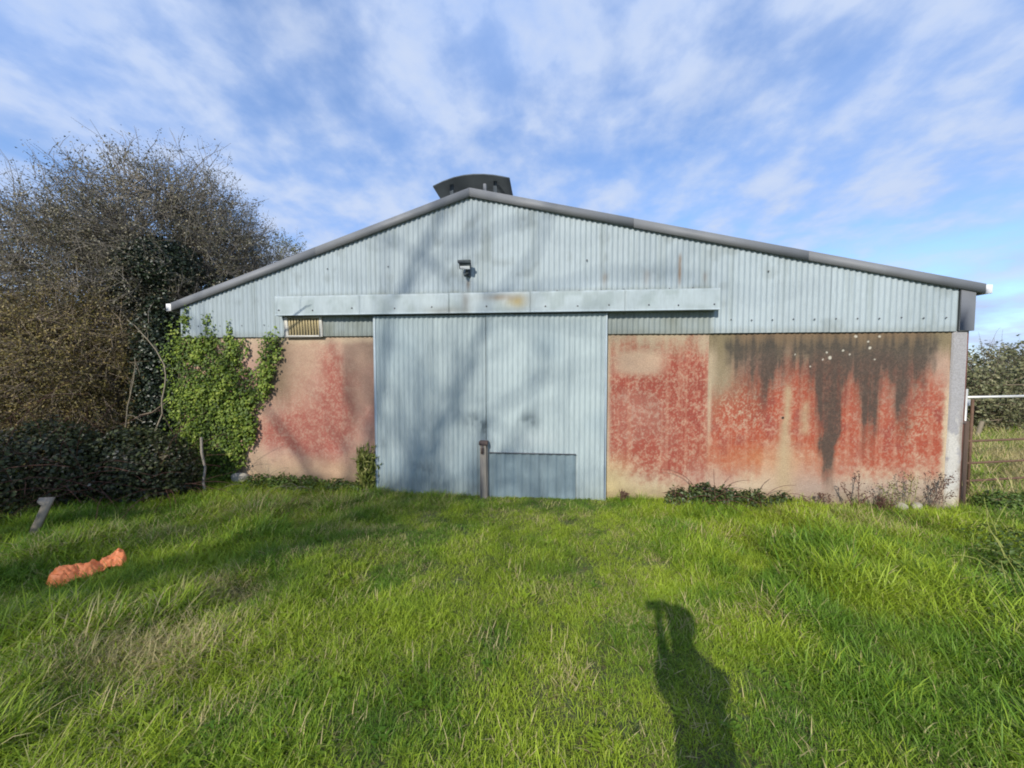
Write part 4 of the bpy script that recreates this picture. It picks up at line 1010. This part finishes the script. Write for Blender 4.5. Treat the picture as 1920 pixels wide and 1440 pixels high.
def rosette(name, nl, L, w, seed):
    rng = np.random.default_rng(seed); V = []; F = []; T = []; VV = []; n0 = 0
    for _ in range(nl):
        az = rng.uniform(0, 6.283); l = L * rng.uniform(.6, 1.15); h = np.array([math.cos(az), math.sin(az), 0]); sd = np.array([-h[1], h[0], 0]); b0 = np.array([rng.normal(0, .02), rng.normal(0, .02), 0])
        el = rng.uniform(.35, .95)
        for k, f in enumerate((0, .3, .65, 1)):
            c = b0 + h * l * f * math.cos(el) + np.array([0, 0, l * (f * math.sin(el) - .55 * f * f * math.sin(el)) + .03]); hw = w * (.25, .9, 1, .15)[k]
            V += [c - sd * hw, c + np.array([0, 0, -.25 * hw]), c + sd * hw]; T += [.30 + .15 * f] * 3
        VV += [.2 + .5 * rng.random()] * 12
        for k in range(3):
            q = n0 + 3 * k; F += [[q, q + 1, q + 4, q + 3], [q + 1, q + 2, q + 5, q + 4]]
        n0 += 12
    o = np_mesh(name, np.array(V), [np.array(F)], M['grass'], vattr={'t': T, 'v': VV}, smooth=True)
    col.objects.unlink(o); gcol.objects.link(o)
for k in range(2): rosette(f'clump_d{k}', 11, .055, .008, 260 + k)                     # 12-13: dock and plantain rosettes
tuft('clump_e0', 40, .10, .13, .0026, 1.25, .5, 280)                                  # 14: dead thatch lying flat
rng = np.random.default_rng(77)
def scatter(n, x0, x1, y0, y1):
    return rng.uniform(x0, x1, n), rng.uniform(y0, y1, n)
X = []; Yy = []; Kk = []; Sc = []; Dr = []; Hu = []
def put(x, y, kind, sc, dry, hue):
    X.append(x); Yy.append(y); Kk.append(kind); Sc.append(sc); Dr.append(dry); Hu.append(hue)
def outside_shed(x, y):
    dx, dy = x - SHED.x, y - SHED.y
    u_ = dx * math.cos(A) - dy * math.sin(A); w_ = dx * math.sin(A) + dy * math.cos(A)
    return ~((u_ > -5.47) & (u_ < 6.17) & (w_ > -.02) & (w_ < DEPTH))
def dryness(x, y):
    d = .0 + .20 * sstep(.5, .8, fbm(x * 1.9, y * 1.9, 141, 3))
    for cx, cy, rx, ry, k in ((-2.35, 2.95, .34, .20, .85), (-2.3, 2.25, .55, .30, .75), (-1.75, 4.3, .45, .2, .45), (-2.0, 1.85, .5, .25, .3), (-3.4, 4.6, .9, .25, .3), (4.4, 4.4, .7, .4, .35), (1.85, 2.55, .10, .10, .9), (-2.8, 5.2, 1.2, .3, .35), (-3.9, 3.9, .5, .3, .35)):
        d = np.maximum(d, k * np.exp(-((x - cx) / rx) ** 2 - ((y - cy) / ry) ** 2))
    return d
for dens, (x0, x1, y0, y1) in ((470, (-3.2, 3.2, .6, 3.0)), (330, (-6.4, 6.6, 3.0, 6.3)), (330, (-4.6, -3.2, 1.6, 3.0)), (330, (3.2, 4.8, 1.6, 3.0)), (60, (-5, 5, -2.5, .6))):
    n_ = int(dens * (x1 - x0) * (y1 - y0)); x, y = scatter(n_, x0, x1, y0, y1)
    # longer growth away from the trodden middle
    longm = np.maximum(sstep(.9, 2.3, x - .12 * (y - 3) ** 2 + (fbm(x * .9, y * .9, 151, 3) - .5) * 1.6), sstep(-.9, -2.4, x + (fbm(x * .9, y * .9, 152, 3) - .5) * 1.6))
    longm = np.maximum(longm * sstep(5.6, 4.6, y * .9), .25 * sstep(.55, .75, fbm(x * 1.3, y * 1.3, 153, 3)))
    k = np.where(rng.random(n_) < longm * .62, 5 + rng.integers(0, 4, n_), rng.integers(0, 5, n_))
    k = np.where(rng.random(n_) < .75 * np.clip(sstep(-.3, -1.2, x) * sstep(4.7, 5.3, y + x * .05) + sstep(3.5, 4.5, x) * sstep(4.3, 4.8, y), 0, 1), 5 + rng.integers(0, 4, n_), k)
    wd = sstep(.58, .75, fbm(x * 1.4, y * 1.4, 157, 3)); pr = rng.random(n_)
    k = np.where(pr < .015 + .05 * wd, 12 + rng.integers(0, 2, n_), np.where(pr > .96, 14, k))
    sc = rng.uniform(.7, 1.25, n_) * (.75 + .6 * fbm(x * 1.8, y * 1.8, 154, 3)) * np.where(k < 5, 1 + .5 * longm, 1) * (.80 + .2 * longm) * (1 + longm * 1.7 * (fbm(x * 2.6, y * 2.6, 158, 2) - .45))
    hue = np.clip(1.7 * (fbm(x * 1.1, y * 1.1, 155, 3) - .42) + 2.3 * (fbm(x * 3.0, y * 3.0, 156, 2) - .45) + rng.normal(.12, .20, n_) + .25 * longm, 0, 1)
    ok = outside_shed(x, y)
    bare = np.exp(-((x - 1.85) / .09) ** 2 - ((y - 2.55) / .09) ** 2) > .5
    ok &= ~bare
    put(x[ok], y[ok], k[ok], sc[ok], (dryness(x, y) + np.where(k == 14, .55, 0))[ok], hue[ok])
for dens, (x0, x1, y0, y1) in ((26, (6.3, 13, 5.0, 9)), (14, (6.3, 24, 9, 16)), (14, (-11, -5.6, 4, 9))):
    n_ = int(dens * (x1 - x0) * (y1 - y0)); x, y = scatter(n_, x0, x1, y0, y1); ok = outside_shed(x, y)
    put(x[ok], y[ok], 9 + rng.integers(0, 3, n_)[ok], rng.uniform(.6, 1.2, n_)[ok], (.45 + .45 * sstep(.35, .6, fbm(x * .8, y * .8, 161, 3)))[ok], rng.uniform(.4, 1.0, n_)[ok])
X, Yy, Kk, Sc, Dr, Hu = map(np.concatenate, (X, Yy, Kk, Sc, Dr, Hu))
pts = np.stack([X, Yy, gz(X, Yy)], 1)
me = bpy.data.meshes.new('grass'); me.vertices.add(len(pts)); me.vertices.foreach_set('co', pts.astype(np.float32).ravel())
for nm, tp, arr in (('dry', 'FLOAT', Dr), ('hue', 'FLOAT', Hu), ('size', 'FLOAT', Sc), ('spin', 'FLOAT', rng.uniform(0, 6.283, len(pts))), ('pick', 'INT', Kk)):
    at = me.attributes.new(nm, tp, 'POINT'); at.data.foreach_set('value', arr.astype(np.int32 if tp == 'INT' else np.float32))
grass = bpy.data.objects.new('grass', me); col.objects.link(grass)
tag(grass, 'bright green uncut grass with straw coloured patches in front of the shed', 'grass', kind='stuff')
ng = bpy.data.node_groups.new('grass_scatter', 'GeometryNodeTree')
ng.interface.new_socket('Geometry', in_out='INPUT', socket_type='NodeSocketGeometry')
ng.interface.new_socket('Geometry', in_out='OUTPUT', socket_type='NodeSocketGeometry')
N, L = ng.nodes.new, ng.links.new
gi, go = N('NodeGroupInput'), N('NodeGroupOutput')
ip = N('GeometryNodeInstanceOnPoints'); ci = N('GeometryNodeCollectionInfo')
ci.inputs['Collection'].default_value = gcol; ci.inputs['Separate Children'].default_value = True; ci.inputs['Reset Children'].default_value = True
def named(nm, tp):
    a_ = N('GeometryNodeInputNamedAttribute'); a_.data_type = tp; a_.inputs['Name'].default_value = nm; return a_.outputs['Attribute']
cx = N('ShaderNodeCombineXYZ'); L(named('spin', 'FLOAT'), cx.inputs[2])
L(gi.outputs[0], ip.inputs['Points']); L(ci.outputs[0], ip.inputs['Instance']); ip.inputs['Pick Instance'].default_value = True
L(named('pick', 'INT'), ip.inputs['Instance Index']); L(cx.outputs[0], ip.inputs['Rotation']); L(named('size', 'FLOAT'), ip.inputs['Scale'])
L(ip.outputs[0], go.inputs[0])
md = grass.modifiers.new('scatter', 'NODES'); md.node_group = ng

# ------------------------------------------------------------------ trees that stand behind and left of the camera; their shade falls in the picture
def bare_tree(name, base, H, label, seed, az_lean=0.0):
    rng = np.random.default_rng(seed); root = empty(name, base); tag(root, label, 'tree')
    polys = []
    def br(p, d, L, r, lev):
        nseg = 7 if lev < 2 else 5
        P_ = [np.array(p, float)]; d = unit(np.array(d, float)); ds = [d]
        for _ in range(nseg):
            d = unit(d + rng.normal(0, .10 + .05 * lev, 3) + np.array([0, 0, .05])); P_.append(P_[-1] + d * L / nseg); ds.append(d)
        P_ = np.array(P_); polys.append((P_, np.linspace(r, r * .45, nseg + 1)))
        if lev >= 4: return
        nb = (6, 5, 5, 4)[lev]
        for b_i in range(nb):
            f = rng.uniform(.45 if lev == 0 else .3, 1.0); k = min(nseg, max(1, int(round(f * nseg))))
            a_ = rng.uniform(0, 6.283); side = unit(np.cross(ds[k], [math.cos(a_), math.sin(a_), .3]))
            nd = unit(ds[k] * .75 + side * rng.uniform(.5, .9) + [0, 0, .12])
            br(P_[k], nd, L * rng.uniform(.5, .72), max(.005, r * rng.uniform(.42, .58)), lev + 1)
    br((0, 0, -.2), (az_lean, 0, 1), H * .52, H * .0105, 0)
    tubes_obj('trunk', polys, M['bark'], root)
    return root
TD = 25.0                              # how far from the gable the leafless tree stands
tx = -2.9 - TD * math.sin(R(SUN_AZ)); ty = 5.85 - TD * math.cos(R(SUN_AZ))
bare_tree('bare_tree', (tx, ty, 0), 22.0, 'tall leafless tree behind the viewer whose branch shadows fan over the doors', 7, .05)
bushy_tree('hawthorn_tree', (-7.4, 1.2, 0), 7, [((-7.2, 1.2, 1.7), (1.4, 1.4, 1.45), 3), ((-8.6, 2.2, 1.6), (1.4, 1.4, 1.3), 2)], 900, 16000, 'hawthorn beside the viewer outside the picture, shading the brambles', 'tree', seed=14, stem_r=.08)
stem_b = stem_thing('overhanging_branch', [(-7.3, 1.3, 2.6), (-6.4, 1.9, 3.7), (-5.2, 2.5, 4.25), (-4.28, 2.98, 4.47), (-4.12, 3.02, 4.45)], .035, .004, 'twig', 'thin bare twig reaching into the top corner of the sky', 'branch', 5, 15)

# ------------------------------------------------------------------ the person with the phone, whose shadow lies on the grass
def make_person(px, py):
    g0 = float(gz(px, py))
    J = []; Rd = []; Ed = []
    def j(p, r, parent=None):
        J.append(p); Rd.append(r if isinstance(r, tuple) else (r, r))
        if parent is not None: Ed.append((parent, len(J) - 1))
        return len(J) - 1
    pel = j((.07, -.02, .98), (.15, .12)); sp = j((.06, -.03, 1.16), (.14, .11), pel); ch = j((.03, -.03, 1.36), (.145, .12), sp)
    ub = j((.02, -.025, 1.48), (.11, .09), ch); nk = j((0, -.02, 1.57), .055, ub); hb = j((-.01, -.015, 1.66), (.07, .08), nk); hm = j((-.01, -.01, 1.75), (.078, .095), hb); j((-.01, -.02, 1.835), (.062, .075), hm)
    j((-.03, .095, 1.715), .014, hm)
    for sx in (-1, 1): j((-.01 + sx * .085, -.02, 1.73), (.012, .022), hm)
    for sx in (-1, 1):
        sh = j((.02 + sx * .145, .05 if sx < 0 else -.09, 1.46), .062, ub)
        hx = -PX + (.086 if sx > 0 else .025)
        el = j((-.03, .13, 1.25) if sx < 0 else (.12, .08, 1.26), .047, sh)
        fa = j((hx + (-.01 if sx < 0 else .06), .06, 1.48), .040, el)
        wr = j((hx + sx * .022, .085, 1.66), .028, fa); pm = j((hx + sx * .018, .105, 1.715), (.036, .02), wr)
        for k, (dz, l) in enumerate(((.045, .036), (.027, .041), (.007, .039), (-.012, .031))):
            a = j((hx + sx * .016, .122, 1.722 + dz), .0095, pm); b = j((hx - sx * .008, .138, 1.724 + dz), .0085, a); j((hx - sx * (.008 + l * .6), .149, 1.722 + dz), .0075, b)
        t = j((hx + sx * .002, .106, 1.695), .0105, pm); j((hx - sx * .03, .116, 1.70), .009, t)
        hip = j((.075 + sx * .085, 0, .90), (.092, .095), pel); kn = j((.085 + sx * .095, .02, .51), .062, hip); cf = j((.085 + sx * .10, -.01, .34), .058, kn); an = j((.085 + sx * .105, -.03, .10), .042, cf)
        hl = j((.085 + sx * .105, -.05, .05), .043, an); j((.085 + sx * .125, .16, .035), (.042, .033), an)
    me = bpy.data.meshes.new('person'); me.from_pydata(J, Ed, [])
    o = bpy.data.objects.new('person', me); col.objects.link(o)
    md = o.modifiers.new('skin', 'SKIN'); sl = me.skin_vertices.new() if not me.skin_vertices else me.skin_vertices[0]
    for i, r in enumerate(Rd): me.skin_vertices[0].data[i].radius = r
    me.skin_vertices[0].data[pel].use_root = True
    o.modifiers.new('sub', 'SUBSURF').levels = 2
    bpy.context.view_layer.update()
    dg = bpy.context.evaluated_depsgraph_get()
    m2 = bpy.data.meshes.new_from_object(o.evaluated_get(dg)); o.modifiers.clear(); o.data = m2; bpy.data.meshes.remove(me)
    for m in (plain('dark_jacket', (.035, .04, .05), .8), plain('denim', (.05, .065, .10), .85), plain('skin', (.50, .30, .22), .5, var=.05), plain('boot_leather', (.04, .03, .022), .6)): m2.materials.append(m)
    for p in m2.polygons:
        c = p.center; hand = c.z > 1.655 and c.y > .06 and abs(c.x + PX) < .16 and (abs(c.x + PX) > .05 or c.y > .10)
        p.material_index = 3 if c.z < .11 else 1 if c.z < .95 else 2 if (c.z > 1.565 and abs(c.x) < .13 and c.y < .11) or hand else 0
        p.use_smooth = True
    o.location = (px, py, g0 + .005)
    # hair and eyes
    th, ph = np.meshgrid(np.linspace(0, 2 * np.pi, 21)[:-1], np.linspace(0.02, 1.75, 9), indexing='ij')
    V = np.stack([-.01 + .092 * np.sin(ph) * np.cos(th), -.035 + .108 * np.sin(ph) * np.sin(th) * np.where(np.sin(th) > 0, .80, 1.0), 1.755 + .105 * np.cos(ph) + .02 * np.sin(th) * (ph > 1)], -1)
    V += (fbm(th * 4, ph * 4, 171, 3)[..., None] - .5) * .012
    i, k = np.meshgrid(np.arange(20), np.arange(8), indexing='ij'); i2 = (i + 1) % 20
    np_mesh('hair', V.reshape(-1, 3), [np.stack([i * 9 + k, i * 9 + k + 1, i2 * 9 + k + 1, i2 * 9 + k], -1).reshape(-1, 4)], plain('brown_hair', (.05, .032, .02), .7, scale=60), o, smooth=True)
    tag(o, 'person in a dark jacket holding a phone up, casting the long shadow on the grass', 'person')
    return g0
PX, PY = 0.115, -0.20
pg = make_person(PX, PY)
ph = MB().box(-.076, .076, -.0045, .0045, -.037, .037, .003).build('phone', plain('phone_glass', (.02, .02, .022), .2)); ph.location = (0, -.055, 1.75)
tag(ph, 'dark phone held level in both hands of the person', 'phone')
